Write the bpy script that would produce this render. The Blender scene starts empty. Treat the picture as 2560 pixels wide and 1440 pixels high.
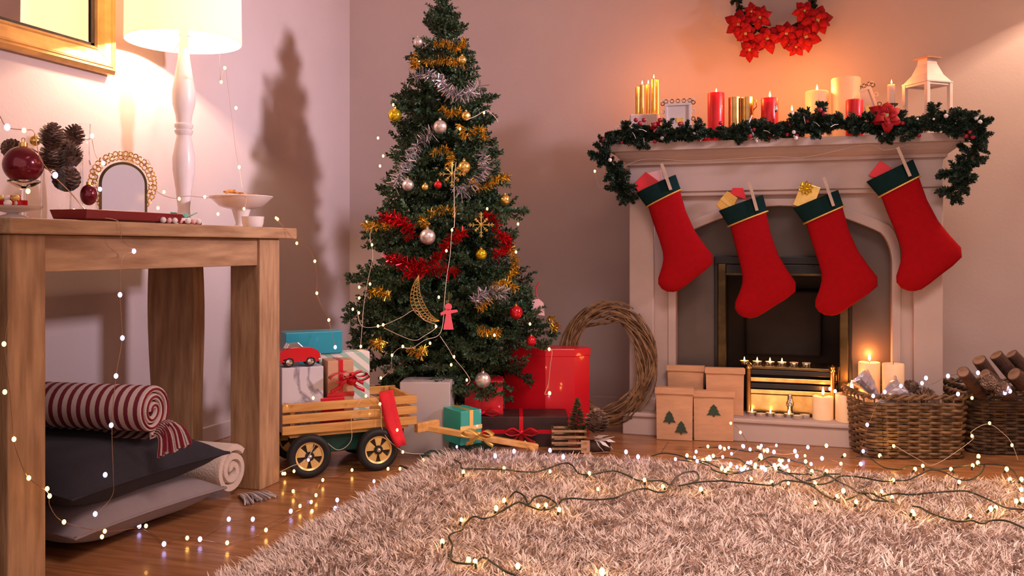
import bpy, math, random
import numpy as np
from mathutils import Vector, Matrix
from mathutils.geometry import tessellate_polygon
random.seed(7); rng = np.random.default_rng(7)
PI = math.pi
SC = bpy.context.scene
COL = SC.collection
A = math.radians(17.7)
EYE = 0.70; F = 2250.0; HY = 620.0
# ------------------------------------------------------------------ camera
cd = bpy.data.cameras.new('camera'); cam = bpy.data.objects.new('camera', cd); COL.objects.link(cam)
cam.location = (0, 0, EYE); cam.rotation_euler = (PI/2, 0, A)
cd.sensor_width = 36.0; cd.lens = 36.0*F/2560; cd.shift_y = -(720-HY)/2560; cd.clip_start = 0.05
cd.dof.use_dof = False
SC.camera = cam
# ------------------------------------------------------------------ world, key lights, exposure
w = bpy.data.worlds.new('world'); SC.world = w; w.use_nodes = True
bg = w.node_tree.nodes['Background']; bg.inputs[0].default_value = (1.0, 0.68, 0.60, 1); bg.inputs[1].default_value = 0.9
def area(name, loc, target, size, power, col, sy=None, spread=180):
    l = bpy.data.lights.new(name, 'AREA'); l.spread = math.radians(spread); l.size = size; l.energy = power; l.color = col
    if sy: l.shape = 'RECTANGLE'; l.size_y = sy
    o = bpy.data.objects.new(name, l); COL.objects.link(o); o.location = loc
    o.rotation_euler = (Vector(target)-Vector(loc)).to_track_quat('-Z', 'Y').to_euler(); return o
def point(name, loc, power, col, r=0.02, parent=None):
    l = bpy.data.lights.new(name, 'POINT'); l.energy = power; l.color = col; l.shadow_soft_size = r
    o = bpy.data.objects.new(name, l); COL.objects.link(o); o.location = loc
    if parent: o.parent = parent
    return o
area('right_key_light', (2.3, 2.42, 1.84), (-2.0, 2.9, 1.25), 0.28, 12, (0.96, 0.78, 0.92), spread=46)  # key light added at the right, throws the tree's shadow on the left wall
area('room_light', (0.4, 1.3, 2.42), (0.35, 1.9, 0.0), 1.0, 36, (1.0, 0.76, 0.69), spread=100)
SC.view_settings.view_transform = 'Standard'; SC.view_settings.look = 'None'
SC.view_settings.exposure = 0.0; SC.view_settings.gamma = 1.0; SC.view_settings.use_curve_mapping = False
# ------------------------------------------------------------------ projection helpers (photo pixel -> point of the room)
RT = Vector((math.cos(A), math.sin(A), 0)); FW = Vector((-math.sin(A), math.cos(A), 0)); UP = Vector((0, 0, 1)); CAM = Vector((0, 0, EYE))
def ray(px, py): return RT*((px-1280)/F) + FW + UP*((HY-py)/F)
def at(px, py, Z): return CAM + ray(px, py)*Z
def PY(px, py, y): d = ray(px, py); return CAM + d*(y/d.y)
def PX(px, py, x): d = ray(px, py); return CAM + d*(x/d.x)
def PZ(px, py, z=0.0): d = ray(px, py); return CAM + d*((z-EYE)/d.z)
def depth(p): return (Vector(p)-CAM).dot(FW)
# ------------------------------------------------------------------ materials
def _nt(name):
    m = bpy.data.materials.new(name); m.use_nodes = True; nt = m.node_tree
    return m, nt, nt.nodes['Principled BSDF']
def mat(name, col, rough=0.6, metal=0.0, var=0.0, vs=20.0, bump=0.0, bs=60.0, stretch=None, col2=None, sheen=0.0, trans=0.0, ior=1.45, sss=0.0, island=0.0, coat=0.0, emit=None, es=0.0, coords='Object', detail=4.0, spec=0.5):
    m, nt, b = _nt(name); N = nt.nodes; L = nt.links
    b.inputs['Base Color'].default_value = (*col, 1); b.inputs['Roughness'].default_value = rough
    b.inputs['Metallic'].default_value = metal; b.inputs['IOR'].default_value = ior
    b.inputs['Transmission Weight'].default_value = trans; b.inputs['Coat Weight'].default_value = coat
    b.inputs['Specular IOR Level'].default_value = spec
    if sheen: b.inputs['Sheen Weight'].default_value = sheen; b.inputs['Sheen Roughness'].default_value = 0.5
    if sss:
        b.inputs['Subsurface Weight'].default_value = sss; b.inputs['Subsurface Radius'].default_value = (0.03, 0.012, 0.006); b.inputs['Subsurface Scale'].default_value = 0.6
    if emit: b.inputs['Emission Color'].default_value = (*emit, 1); b.inputs['Emission Strength'].default_value = es
    tc = None
    def vec():
        nonlocal tc
        if tc is None:
            t = N.new('ShaderNodeTexCoord'); mp = N.new('ShaderNodeMapping'); L.new(t.outputs[coords], mp.inputs[0])
            if stretch: mp.inputs['Scale'].default_value = stretch
            tc = mp
        return tc.outputs[0]
    if var or col2:
        n = N.new('ShaderNodeTexNoise'); n.inputs['Scale'].default_value = vs; n.inputs['Detail'].default_value = detail
        L.new(vec(), n.inputs['Vector'])
        r = N.new('ShaderNodeValToRGB'); c2 = col2 or tuple(min(1, c*(1+var)) for c in col); c1 = col if col2 else tuple(c*(1-var) for c in col)
        r.color_ramp.elements[0].position = 0.35; r.color_ramp.elements[0].color = (*c1, 1)
        r.color_ramp.elements[1].position = 0.65; r.color_ramp.elements[1].color = (*c2, 1)
        L.new(n.outputs['Fac'], r.inputs[0]); out = r.outputs[0]
    else: out = None
    if island:
        g = N.new('ShaderNodeNewGeometry'); h = N.new('ShaderNodeHueSaturation'); mr = N.new('ShaderNodeMapRange')
        mr.inputs[3].default_value = 1-island; mr.inputs[4].default_value = 1+island
        L.new(g.outputs['Random Per Island'], mr.inputs[0]); L.new(mr.outputs[0], h.inputs['Value'])
        if out: L.new(out, h.inputs['Color'])
        else: h.inputs['Color'].default_value = (*col, 1)
        out = h.outputs[0]
    if out: L.new(out, b.inputs['Base Color'])
    if bump:
        n = N.new('ShaderNodeTexNoise'); n.inputs['Scale'].default_value = bs; n.inputs['Detail'].default_value = 3
        L.new(vec(), n.inputs['Vector'])
        bp = N.new('ShaderNodeBump'); bp.inputs['Strength'].default_value = bump; bp.inputs['Distance'].default_value = 0.004
        L.new(n.outputs['Fac'], bp.inputs['Height']); L.new(bp.outputs[0], b.inputs['Normal'])
    return m
def stripes(name, ca, cb, scale, axis='X', rot=(0, 0, 0), duty=0.5, rough=0.8, soft=0.04, coords='Object'):
    m, nt, b = _nt(name); N = nt.nodes; L = nt.links
    t = N.new('ShaderNodeTexCoord'); mp = N.new('ShaderNodeMapping'); mp.inputs['Rotation'].default_value = rot; L.new(t.outputs[coords], mp.inputs[0])
    wv = N.new('ShaderNodeTexWave'); wv.bands_direction = axis; wv.inputs['Scale'].default_value = scale; L.new(mp.outputs[0], wv.inputs['Vector'])
    r = N.new('ShaderNodeValToRGB'); r.color_ramp.elements[0].position = duty-soft; r.color_ramp.elements[0].color = (*ca, 1)
    r.color_ramp.elements[1].position = duty+soft; r.color_ramp.elements[1].color = (*cb, 1)
    L.new(wv.outputs['Fac'], r.inputs[0]); L.new(r.outputs[0], b.inputs['Base Color']); b.inputs['Roughness'].default_value = rough
    return m
def emitter(name, col, s):
    m, nt, b = _nt(name); b.inputs['Base Color'].default_value = (*col, 1); b.inputs['Emission Color'].default_value = (*col, 1); b.inputs['Emission Strength'].default_value = s
    return m
def glass(name, col=(1, 1, 1), rough=0.02):
    m, nt, b = _nt(name); N = nt.nodes; L = nt.links
    b.inputs['Base Color'].default_value = (*col, 1); b.inputs['Roughness'].default_value = rough; b.inputs['Transmission Weight'].default_value = 1; b.inputs['IOR'].default_value = 1.3
    return m
def translucent(name, col, mixv=0.5):
    m, nt, b = _nt(name); N = nt.nodes; L = nt.links
    b.inputs['Base Color'].default_value = (*col, 1); b.inputs['Roughness'].default_value = 0.9
    t = N.new('ShaderNodeBsdfTranslucent'); t.inputs[0].default_value = (*col, 1); mx = N.new('ShaderNodeMixShader'); mx.inputs[0].default_value = mixv
    L.new(b.outputs[0], mx.inputs[1]); L.new(t.outputs[0], mx.inputs[2]); L.new(mx.outputs[0], N['Material Output'].inputs[0])
    return m
M = {}
M['wall'] = mat('wall_paint', (0.55, 0.45, 0.435), 0.85, var=0.03, vs=3, bump=0.12, bs=90)
M['ceiling'] = mat('ceiling_paint', (0.6, 0.52, 0.5), 0.9, bump=0.05)
M['plank'] = mat('oak_plank', (0.26, 0.105, 0.04), 0.27, col2=(0.40, 0.18, 0.075), vs=5, stretch=(1, 9, 1), bump=0.06, bs=30, coords='Object', coat=0.25)
M['subfloor'] = mat('subfloor', (0.05, 0.025, 0.015), 0.8, var=0.1)
M['wood'] = mat('rustic_oak', (0.30, 0.165, 0.085), 0.6, col2=(0.50, 0.31, 0.17), vs=7, stretch=(6, 6, 0.8), bump=0.35, bs=26)
M['woodx'] = mat('rustic_oak_long', (0.30, 0.165, 0.085), 0.6, col2=(0.50, 0.31, 0.17), vs=7, stretch=(6, 0.8, 6), bump=0.35, bs=26)
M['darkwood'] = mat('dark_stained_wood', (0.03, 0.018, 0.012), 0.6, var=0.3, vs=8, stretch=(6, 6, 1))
M['pine'] = mat('varnished_pine', (0.52, 0.24, 0.06), 0.4, col2=(0.70, 0.37, 0.11), vs=8, stretch=(1, 8, 8), bump=0.1, bs=30, coat=0.2)
M['stone'] = mat('painted_mantel', (0.50, 0.385, 0.355), 0.7, var=0.05, vs=5, bump=0.12, bs=45)
M['slab'] = mat('grey_slab', (0.105, 0.078, 0.068), 0.45, var=0.1, vs=6, bump=0.05)
M['black'] = mat('black_iron', (0.012, 0.010, 0.010), 0.45, var=0.2)
M['soot'] = mat('sooty_back', (0.028, 0.022, 0.022), 0.8, var=0.3, vs=6)
M['hubgold'] = mat('gold_painted_hub', (0.80, 0.54, 0.20), 0.35, 0.35, var=0.05)
M['brass'] = mat('aged_brass', (0.62, 0.40, 0.14), 0.28, 1.0, var=0.2, vs=30)
M['tarnish'] = mat('tarnished_brass', (0.13, 0.085, 0.035), 0.35, 0.85, var=0.5, vs=9)
M['gold'] = mat('gold_leaf', (0.85, 0.55, 0.17), 0.28, 1.0, var=0.1, vs=40, bump=0.15, bs=60)
M['goldpaint'] = mat('gold_frame_paint', (0.74, 0.46, 0.16), 0.4, 0.65, var=0.15, vs=20, bump=0.1)
M['chrome'] = mat('polished_steel', (0.75, 0.72, 0.7), 0.12, 1.0, var=0.05)
M['mirror'] = mat('mirror_glass', (0.92, 0.9, 0.9), 0.02, 1.0)
M['whitewood'] = mat('white_lacquer', (0.78, 0.72, 0.72), 0.35, var=0.03, coat=0.3)
M['ceramic'] = mat('white_ceramic', (0.80, 0.72, 0.70), 0.25, var=0.03, coat=0.4)
M['cardshade'] = translucent('lined_card_shade', (0.80, 0.70, 0.62), 0.04)
M['frosted'] = mat('cloudy_mirror_glass', (0.78, 0.74, 0.82), 0.2, 0.35)
M['shade'] = translucent('lamp_shade_linen', (0.95, 0.86, 0.76), 0.45)
M['felt'] = mat('red_felt', (0.30, 0.002, 0.005), 0.9, var=0.05, vs=60, bump=0.25, bs=260, spec=0.15)
M['feltgreen'] = mat('dark_green_felt', (0.002, 0.018, 0.018), 0.9, var=0.15, vs=30, bump=0.25, bs=260, spec=0.2)
M['goldcord'] = mat('gold_cord', (0.72, 0.42, 0.10), 0.4, 0.6, bump=0.4, bs=300)
M['peg'] = mat('bleached_peg_wood', (0.48, 0.34, 0.26), 0.6, var=0.1, vs=40)
M['needle'] = mat('fir_needle', (0.012, 0.045, 0.022), 0.5, col2=(0.045, 0.095, 0.034), vs=14, island=0.35)
M['needle2'] = mat('garland_needle', (0.006, 0.020, 0.014), 0.5, col2=(0.030, 0.060, 0.035), vs=30, island=0.4)
M['bark'] = mat('bark', (0.10, 0.055, 0.035), 0.9, var=0.3, vs=30, bump=0.5)
M['twig'] = mat('dry_vine', (0.13, 0.065, 0.03), 0.7, col2=(0.30, 0.17, 0.08), vs=30, bump=0.4, bs=80)
M['wicker'] = mat('willow_wicker', (0.08, 0.042, 0.020), 0.55, col2=(0.20, 0.115, 0.055), vs=25, island=0.35, bump=0.3, bs=200)
M['wickerdark'] = mat('dark_wicker', (0.05, 0.028, 0.016), 0.6, col2=(0.13, 0.075, 0.04), vs=25, island=0.35, bump=0.3, bs=200)
M['cone'] = mat('pinecone_scale', (0.09, 0.05, 0.035), 0.7, col2=(0.32, 0.21, 0.16), vs=60, island=0.4)
M['frost'] = mat('frosted_white', (0.8, 0.74, 0.74), 0.7, bump=0.4)
M['kraft'] = mat('kraft_paper', (0.60, 0.33, 0.19), 0.75, var=0.06, vs=12, bump=0.15, bs=50, stretch=(1, 1, 6))
M['print'] = mat('dark_green_print', (0.03, 0.055, 0.035), 0.7, var=0.1)
M['wax'] = mat('ivory_wax_glow', (0.90, 0.66, 0.45), 0.4, sss=0.35, var=0.03, emit=(1.0, 0.42, 0.12), es=0.16)  # faint emission imitates flame light glowing through the wax
M['waxwhite'] = mat('white_wax', (0.88, 0.74, 0.62), 0.4, sss=0.3, var=0.03)
M['waxred'] = mat('red_wax', (0.75, 0.008, 0.015), 0.35, sss=0.25, var=0.05, coat=0.2)
M['waxgold'] = mat('gold_wax', (0.80, 0.47, 0.08), 0.3, 0.55, var=0.1)
M['wick'] = mat('wick', (0.03, 0.02, 0.02), 0.9)
M['flame'] = emitter('candle_flame', (1.0, 0.60, 0.22), 14)
M['ledwarm'] = emitter('warm_led', (1.0, 0.50, 0.11), 8)
M['ledcool'] = emitter('cool_led', (0.56, 0.48, 1.0), 3.2)
M['copper'] = mat('copper_wire', (0.60, 0.38, 0.24), 0.35, 0.9)
M['cord'] = mat('dark_green_cord', (0.018, 0.022, 0.014), 0.5)
M['socket'] = mat('dark_green_socket', (0.012, 0.02, 0.012), 0.4)
M['clearcord'] = mat('clear_cord', (0.62, 0.50, 0.42), 0.4)
M['tinsilver'] = mat('silver_tinsel_foil', (0.80, 0.76, 0.80), 0.22, 0.9, island=0.3)
M['tinred'] = mat('red_tinsel_foil', (0.62, 0.006, 0.015), 0.25, 0.7, island=0.4)
M['tingold'] = mat('gold_tinsel_foil', (0.80, 0.52, 0.08), 0.25, 0.85, island=0.35)
M['bsilver'] = mat('champagne_matt_bauble', (0.74, 0.64, 0.60), 0.28, 0.8)
M['bgold'] = mat('gold_bauble_paint', (0.85, 0.58, 0.16), 0.22, 0.9)
M['byellow'] = mat('yellow_gold_bauble_paint', (0.82, 0.62, 0.03), 0.15, 0.85)
M['bred'] = mat('red_bauble_paint', (0.62, 0.008, 0.02), 0.14, 0.6, coat=0.5)
M['bwine'] = mat('wine_bauble_paint', (0.16, 0.006, 0.02), 0.2, 0.4, coat=0.5)
M['pinkwood'] = mat('coral_painted_wood', (0.80, 0.11, 0.16), 0.6)
M['glass'] = glass('clear_glass')
M['greycloth'] = mat('charcoal_cotton', (0.035, 0.032, 0.042), 0.95, var=0.12, vs=12, bump=0.3, bs=300, sheen=0.05, spec=0.15)
M['lilac'] = mat('grey_mauve_cotton', (0.26, 0.215, 0.235), 0.95, var=0.06, vs=10, bump=0.3, bs=260, sheen=0.1)
M['cream'] = mat('cream_fleece', (0.66, 0.53, 0.46), 0.95, var=0.05, vs=30, bump=0.6, bs=160, sheen=0.3)
M['blanket'] = stripes('cream_wine_stripe', (0.60, 0.47, 0.43), (0.17, 0.012, 0.03), 12.0, 'X', duty=0.56)
M['blanketface'] = mat('cream_wool', (0.66, 0.54, 0.49), 0.95, bump=0.5, bs=200, var=0.06)
M['winewool'] = mat('wine_wool', (0.20, 0.012, 0.03), 0.95, bump=0.5, bs=200)
M['teal'] = mat('teal_paper', (0.015, 0.30, 0.40), 0.4, var=0.06, vs=6, coat=0.2)
M['green'] = mat('sea_green_paper', (0.02, 0.33, 0.28), 0.4, var=0.06, vs=6, coat=0.2)
M['redpaper'] = mat('red_gift_paper', (0.66, 0.006, 0.02), 0.38, var=0.05, vs=6, coat=0.25)
M['redribbon'] = mat('red_satin_ribbon', (0.62, 0.006, 0.02), 0.25, coat=0.4, bump=0.1)
M['redcloth'] = mat('red_cloth', (0.60, 0.01, 0.02), 0.8, bump=0.3, bs=90, var=0.1)
M['pinkgrey'] = mat('pearl_grey_paper', (0.50, 0.43, 0.43), 0.45, var=0.04, vs=4, coat=0.1)
M['goldribbon'] = mat('gold_satin_ribbon', (0.72, 0.46, 0.12), 0.25, 0.4, coat=0.3)
M['stripe'] = stripes('mint_stripe_paper', (0.34, 0.52, 0.42), (0.76, 0.70, 0.64), 9.5, 'X', rot=(0, math.radians(50), 0), duty=0.45, rough=0.5)
M['darkgift'] = mat('dark_brown_paper', (0.040, 0.014, 0.014), 0.5, var=0.2)
M['darkgreen'] = mat('bottle_green_card', (0.004, 0.045, 0.03), 0.5, var=0.15)
M['tyre'] = mat('black_rubber', (0.010, 0.009, 0.010), 0.6, bump=0.2)
M['carpaint'] = mat('red_enamel', (0.60, 0.008, 0.015), 0.15, coat=0.8)
M['petal'] = mat('poinsettia_red_cloth', (0.21, 0.002, 0.004), 0.6, var=0.5, vs=40, spec=0.2)
M['pollen'] = mat('flower_centre', (0.42, 0.36, 0.12), 0.6, var=0.3, vs=80)
M['foil'] = mat('crumpled_silver_paper', (0.62, 0.58, 0.68), 0.35, 0.6, bump=1.0, bs=40)
M['berry'] = mat('wine_berry', (0.30, 0.008, 0.03), 0.25, coat=0.5)
M['cookie'] = mat('gingerbread', (0.50, 0.22, 0.07), 0.8, bump=0.3, var=0.2, vs=30)
M['redglaze'] = mat('dark_red_glaze', (0.20, 0.010, 0.02), 0.25, coat=0.4)
M['candypink'] = mat('pink_sugar', (0.75, 0.42, 0.42), 0.4, island=0.3)
M['logbark'] = mat('log_bark', (0.07, 0.035, 0.025), 0.9, var=0.4, vs=30, bump=0.8, bs=50)
M['logcut'] = mat('log_cut_face', (0.22, 0.125, 0.08), 0.8, var=0.3, vs=30)
M['rug'] = mat('shag_wool', (0.60, 0.465, 0.405), 0.95, col2=(0.76, 0.61, 0.54), vs=40, island=0.38, sheen=0.1, spec=0.1)
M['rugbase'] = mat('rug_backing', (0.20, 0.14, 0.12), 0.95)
M['cardwhite'] = mat('white_card', (0.74, 0.64, 0.62), 0.6, var=0.05)

def marble_mat():
    m, nt, b = _nt('white_marble_print_paper'); N = nt.nodes; L = nt.links
    t = N.new('ShaderNodeTexCoord'); n = N.new('ShaderNodeTexNoise'); n.inputs['Scale'].default_value = 5; n.inputs['Detail'].default_value = 6; n.inputs['Distortion'].default_value = 1.4
    L.new(t.outputs['Object'], n.inputs['Vector'])
    r = N.new('ShaderNodeValToRGB'); e = r.color_ramp.elements
    e[0].position = 0.46; e[0].color = (0.62, 0.56, 0.58, 1); e[1].position = 0.54; e[1].color = (0.62, 0.56, 0.58, 1)
    x = e.new(0.5); x.color = (0.26, 0.22, 0.25, 1)
    L.new(n.outputs['Fac'], r.inputs[0]); L.new(r.outputs[0], b.inputs['Base Color']); b.inputs['Roughness'].default_value = 0.4
    return m
M['marble'] = marble_mat()
# ------------------------------------------------------------------ mesh builder
class MB:
    def __init__(s): s.v = []; s.f = []; s.mi = []; s.cur = 0
    def face(s, idx): s.f.append(idx); s.mi.append(s.cur)
    def box(s, lo, hi, mtx=None):
        x0, y0, z0 = lo; x1, y1, z1 = hi; n = len(s.v)
        ps = [(x0, y0, z0), (x1, y0, z0), (x1, y1, z0), (x0, y1, z0), (x0, y0, z1), (x1, y0, z1), (x1, y1, z1), (x0, y1, z1)]
        if mtx is not None: ps = [tuple(mtx @ Vector(p)) for p in ps]
        s.v += ps
        for q in ((0, 3, 2, 1), (4, 5, 6, 7), (0, 1, 5, 4), (1, 2, 6, 5), (2, 3, 7, 6), (3, 0, 4, 7)): s.face([n+i for i in q])
        return s
    def bar(s, a, b, w, h, up=(0, 0, 1)):
        a = Vector(a); b = Vector(b); d = (b-a); L = d.length; d.normalize(); u = Vector(up); x = d.cross(u)
        if x.length < 1e-4: x = d.cross(Vector((1, 0, 0)))
        x.normalize(); u = x.cross(d)
        m = Matrix(((x.x, d.x, u.x, a.x), (x.y, d.y, u.y, a.y), (x.z, d.z, u.z, a.z), (0, 0, 0, 1)))
        return s.box((-w/2, 0, -h/2), (w/2, L, h/2), m)
    def tube(s, pts, r, n=6, cap=True, sq=1.0):
        pts = [Vector(p) for p in pts]; k = len(pts); rs = r if hasattr(r, '__len__') else [r]*k
        t0 = (pts[1]-pts[0]).normalized(); u = t0.orthogonal().normalized(); base = len(s.v)
        for i, p in enumerate(pts):
            t = (pts[min(i+1, k-1)]-pts[max(i-1, 0)])
            if t.length < 1e-9: t = t0
            t.normalize(); u = (u - t*u.dot(t))
            if u.length < 1e-6: u = t.orthogonal()
            u.normalize(); v = t.cross(u)
            for j in range(n):
                a = 2*PI*j/n; s.v.append(tuple(p+(u*math.cos(a)+v*math.sin(a)*sq)*rs[i]))
        for i in range(k-1):
            for j in range(n):
                a = base+i*n+j; b = base+i*n+(j+1) % n; s.face([a, b, b+n, a+n])
        if cap: s.face([base+j for j in range(n)][::-1]); s.face([base+(k-1)*n+j for j in range(n)])
        return s
    def lathe(s, prof, n=24, c=(0, 0, 0), axis=None, cap=True):
        c = Vector(c); q = Vector((0, 0, 1)).rotation_difference(Vector(axis).normalized()) if axis is not None else None; base = len(s.v)
        for (r, z) in prof:
            for j in range(n):
                a = 2*PI*j/n; p = Vector((r*math.cos(a), r*math.sin(a), z))
                if q: p = q @ p
                s.v.append(tuple(c+p))
        for i in range(len(prof)-1):
            for j in range(n):
                a = base+i*n+j; b = base+i*n+(j+1) % n; s.face([a, b, b+n, a+n])
        if cap:
            if prof[0][0] > 1e-5: s.face([base+j for j in range(n)][::-1])
            if prof[-1][0] > 1e-5: s.face([base+(len(prof)-1)*n+j for j in range(n)])
        return s
    def ball(s, c, r, n=16, m=10, sc=(1, 1, 1)):
        base = len(s.v); c = Vector(c)
        s.v.append(tuple(c+Vector((0, 0, -r*sc[2]))))
        for i in range(1, m):
            t = -PI/2+PI*i/m
            for j in range(n):
                a = 2*PI*j/n; s.v.append((c.x+r*math.cos(t)*math.cos(a)*sc[0], c.y+r*math.cos(t)*math.sin(a)*sc[1], c.z+r*math.sin(t)*sc[2]))
        s.v.append(tuple(c+Vector((0, 0, r*sc[2])))); top = len(s.v)-1
        for j in range(n): s.face([base, base+1+(j+1) % n, base+1+j]); s.face([top, base+1+(m-2)*n+j, base+1+(m-2)*n+(j+1) % n])
        for i in range(m-2):
            for j in range(n):
                a = base+1+i*n+j; b = base+1+i*n+(j+1) % n; s.face([a, b, b+n, a+n])
        return s
    def prism(s, poly, o, ux, uy, thick):
        """poly 2D -> placed at o + x*ux + y*uy, extruded along thick (a vector)"""
        o = Vector(o); ux = Vector(ux); uy = Vector(uy); th = Vector(thick); n = len(poly); b = len(s.v)
        fr = [o+ux*p[0]+uy*p[1] for p in poly]
        s.v += [tuple(p) for p in fr]+[tuple(p+th) for p in fr]
        tri = tessellate_polygon([[Vector((p[0], p[1], 0)) for p in poly]])
        for t in tri: s.face([b+i for i in t]); s.face([b+n+i for i in reversed(t)])
        for i in range(n): j = (i+1) % n; s.face([b+i, b+j, b+n+j, b+n+i])
        return s
    def loft(s, rings, close=True, cap=True):
        n = len(rings[0]); b = len(s.v)
        for r in rings: s.v += [tuple(p) for p in r]
        for i in range(len(rings)-1):
            for j in range(n if close else n-1):
                a = b+i*n+j; c = b+i*n+(j+1) % n; s.face([a, c, c+n, a+n])
        if cap and close: s.face([b+j for j in range(n)][::-1]); s.face([b+(len(rings)-1)*n+j for j in range(n)])
        return s
    def mesh(s, name, mats, smooth=False):
        me = bpy.data.meshes.new(name); me.from_pydata([tuple(p) for p in s.v], [], s.f)
        for m in (mats if isinstance(mats, (list, tuple)) else [mats]): me.materials.append(m)
        if any(s.mi): me.polygons.foreach_set('material_index', s.mi)
        me.validate(); me.update()
        import bmesh
        bm = bmesh.new(); bm.from_mesh(me); bmesh.ops.recalc_face_normals(bm, faces=bm.faces); bm.to_mesh(me); bm.free()
        if smooth:
            me.polygons.foreach_set('use_smooth', [True]*len(me.polygons))
            try: me.set_sharp_from_angle(angle=math.radians(45))
            except Exception: pass
        return me
    def build(s, name, m, parent=None, smooth=False, bevel=0, loc=None, seg=2, off=None):
        if off is not None:
            ox, oy, oz = off; s.v = [(x-ox, y-oy, z-oz) for x, y, z in s.v]
        me = s.mesh(name, m, smooth); o = bpy.data.objects.new(name, me); COL.objects.link(o)
        if loc is not None: o.location = loc
        if parent: o.parent = parent
        if bevel:
            bv = o.modifiers.new('bevel', 'BEVEL'); bv.width = bevel; bv.segments = seg; bv.limit_method = 'ANGLE'; bv.angle_limit = math.radians(40)
        return o
def link_mesh(name, me, parent=None, loc=(0, 0, 0), rot=(0, 0, 0), scale=None):
    o = bpy.data.objects.new(name, me); COL.objects.link(o); o.location = loc; o.rotation_euler = rot
    if scale is not None: o.scale = (scale,)*3 if not hasattr(scale, '__len__') else scale
    if parent: o.parent = parent
    return o
def tag(o, label=None, cat=None, group=None, kind=None):
    if label: o['label'] = label
    if cat: o['category'] = cat
    if group: o['group'] = group
    if kind: o['kind'] = kind
    return o
def thing(name, label, cat, loc=(0, 0, 0), rz=0, group=None, rot=None):
    o = bpy.data.objects.new(name, None); COL.objects.link(o); o.location = loc; o.rotation_euler = rot or (0, 0, rz); o.empty_display_size = 0.02
    return tag(o, label, cat, group)
def copy_tree(o, label=None, loc=None, rz=None, rot=None, scale=None, parent=None):
    c = o.copy(); COL.objects.link(c)
    if parent: c.parent = parent
    if label: c['label'] = label
    if loc is not None: c.location = loc
    if rz is not None: c.rotation_euler = (0, 0, rz)
    if rot is not None: c.rotation_euler = rot
    if scale is not None: c.scale = (scale,)*3 if not hasattr(scale, '__len__') else scale
    for ch in [x for x in SC.objects if x.parent == o]: copy_tree(ch, parent=c)
    return c
def smooth_path(pts, n=6):
    P = [Vector(p) for p in pts]; out = []
    if len(P) < 3: return P
    for i in range(len(P)-1):
        a = P[max(i-1, 0)]; b = P[i]; c = P[i+1]; d = P[min(i+2, len(P)-1)]
        for k in range(n):
            t = k/n; out.append(0.5*((2*b)+(c-a)*t+(2*a-5*b+4*c-d)*t*t+(3*b-a-3*c+d)*t**3))
    out.append(P[-1]); return out
# ================================================================== the room
WX = -2.03; WY = 3.83; RX = 2.7; CZ = 2.5
tag(MB().box((WX-0.1, -0.6, 0), (WX, WY, CZ)).build('wall_left', M['wall']), kind='structure')
tag(MB().box((WX-0.1, WY, 0), (RX+0.1, WY+0.1, CZ)).build('wall_back', M['wall']), kind='structure')
tag(MB().box((RX, -0.6, 0), (RX+0.1, WY, CZ)).build('wall_right', M['wall']), kind='structure')
tag(MB().box((WX-0.1, -0.6, CZ), (RX+0.1, WY+0.1, CZ+0.1)).build('ceiling', M['ceiling']), kind='structure')
fl = MB().box((WX-0.1, -0.6, -0.06), (RX+0.1, WY+0.1, -0.02)).build('floor', M['subfloor']); tag(fl, kind='structure')
pl = {}
for r in range(15):
    y0 = 1.0+r*0.19; x = WX - (0.45 if r % 2 else 0.0) - (r*0.37) % 0.6
    k = 0
    while x < 2.3:
        x1 = min(x+1.25, RX); xa = max(x, WX)
        if x1-xa > 0.08:
            Lk = round(x1-xa, 3); key = (Lk, k % 3)
            if key not in pl:
                pl[key] = MB().box((-Lk/2+0.0008, -0.0942, -0.02), (Lk/2-0.0008, 0.0942, 0.0)).mesh('plank', M['plank'])
            o = link_mesh('plank', pl[key], fl, ((xa+x1)/2, y0+0.095, 0))
            k += 1
        x += 1.25
tag(MB().box((WX+0.001, 2.36, 0.0), (WX+0.016, WY, 0.06)).build('baseboard_left', M['wall'], bevel=0.003), kind='structure')
tag(MB().box((WX+0.016, WY-0.016, 0.0), (RX, WY-0.001, 0.06)).build('baseboard_back', M['wall'], bevel=0.003), kind='structure')

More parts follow.
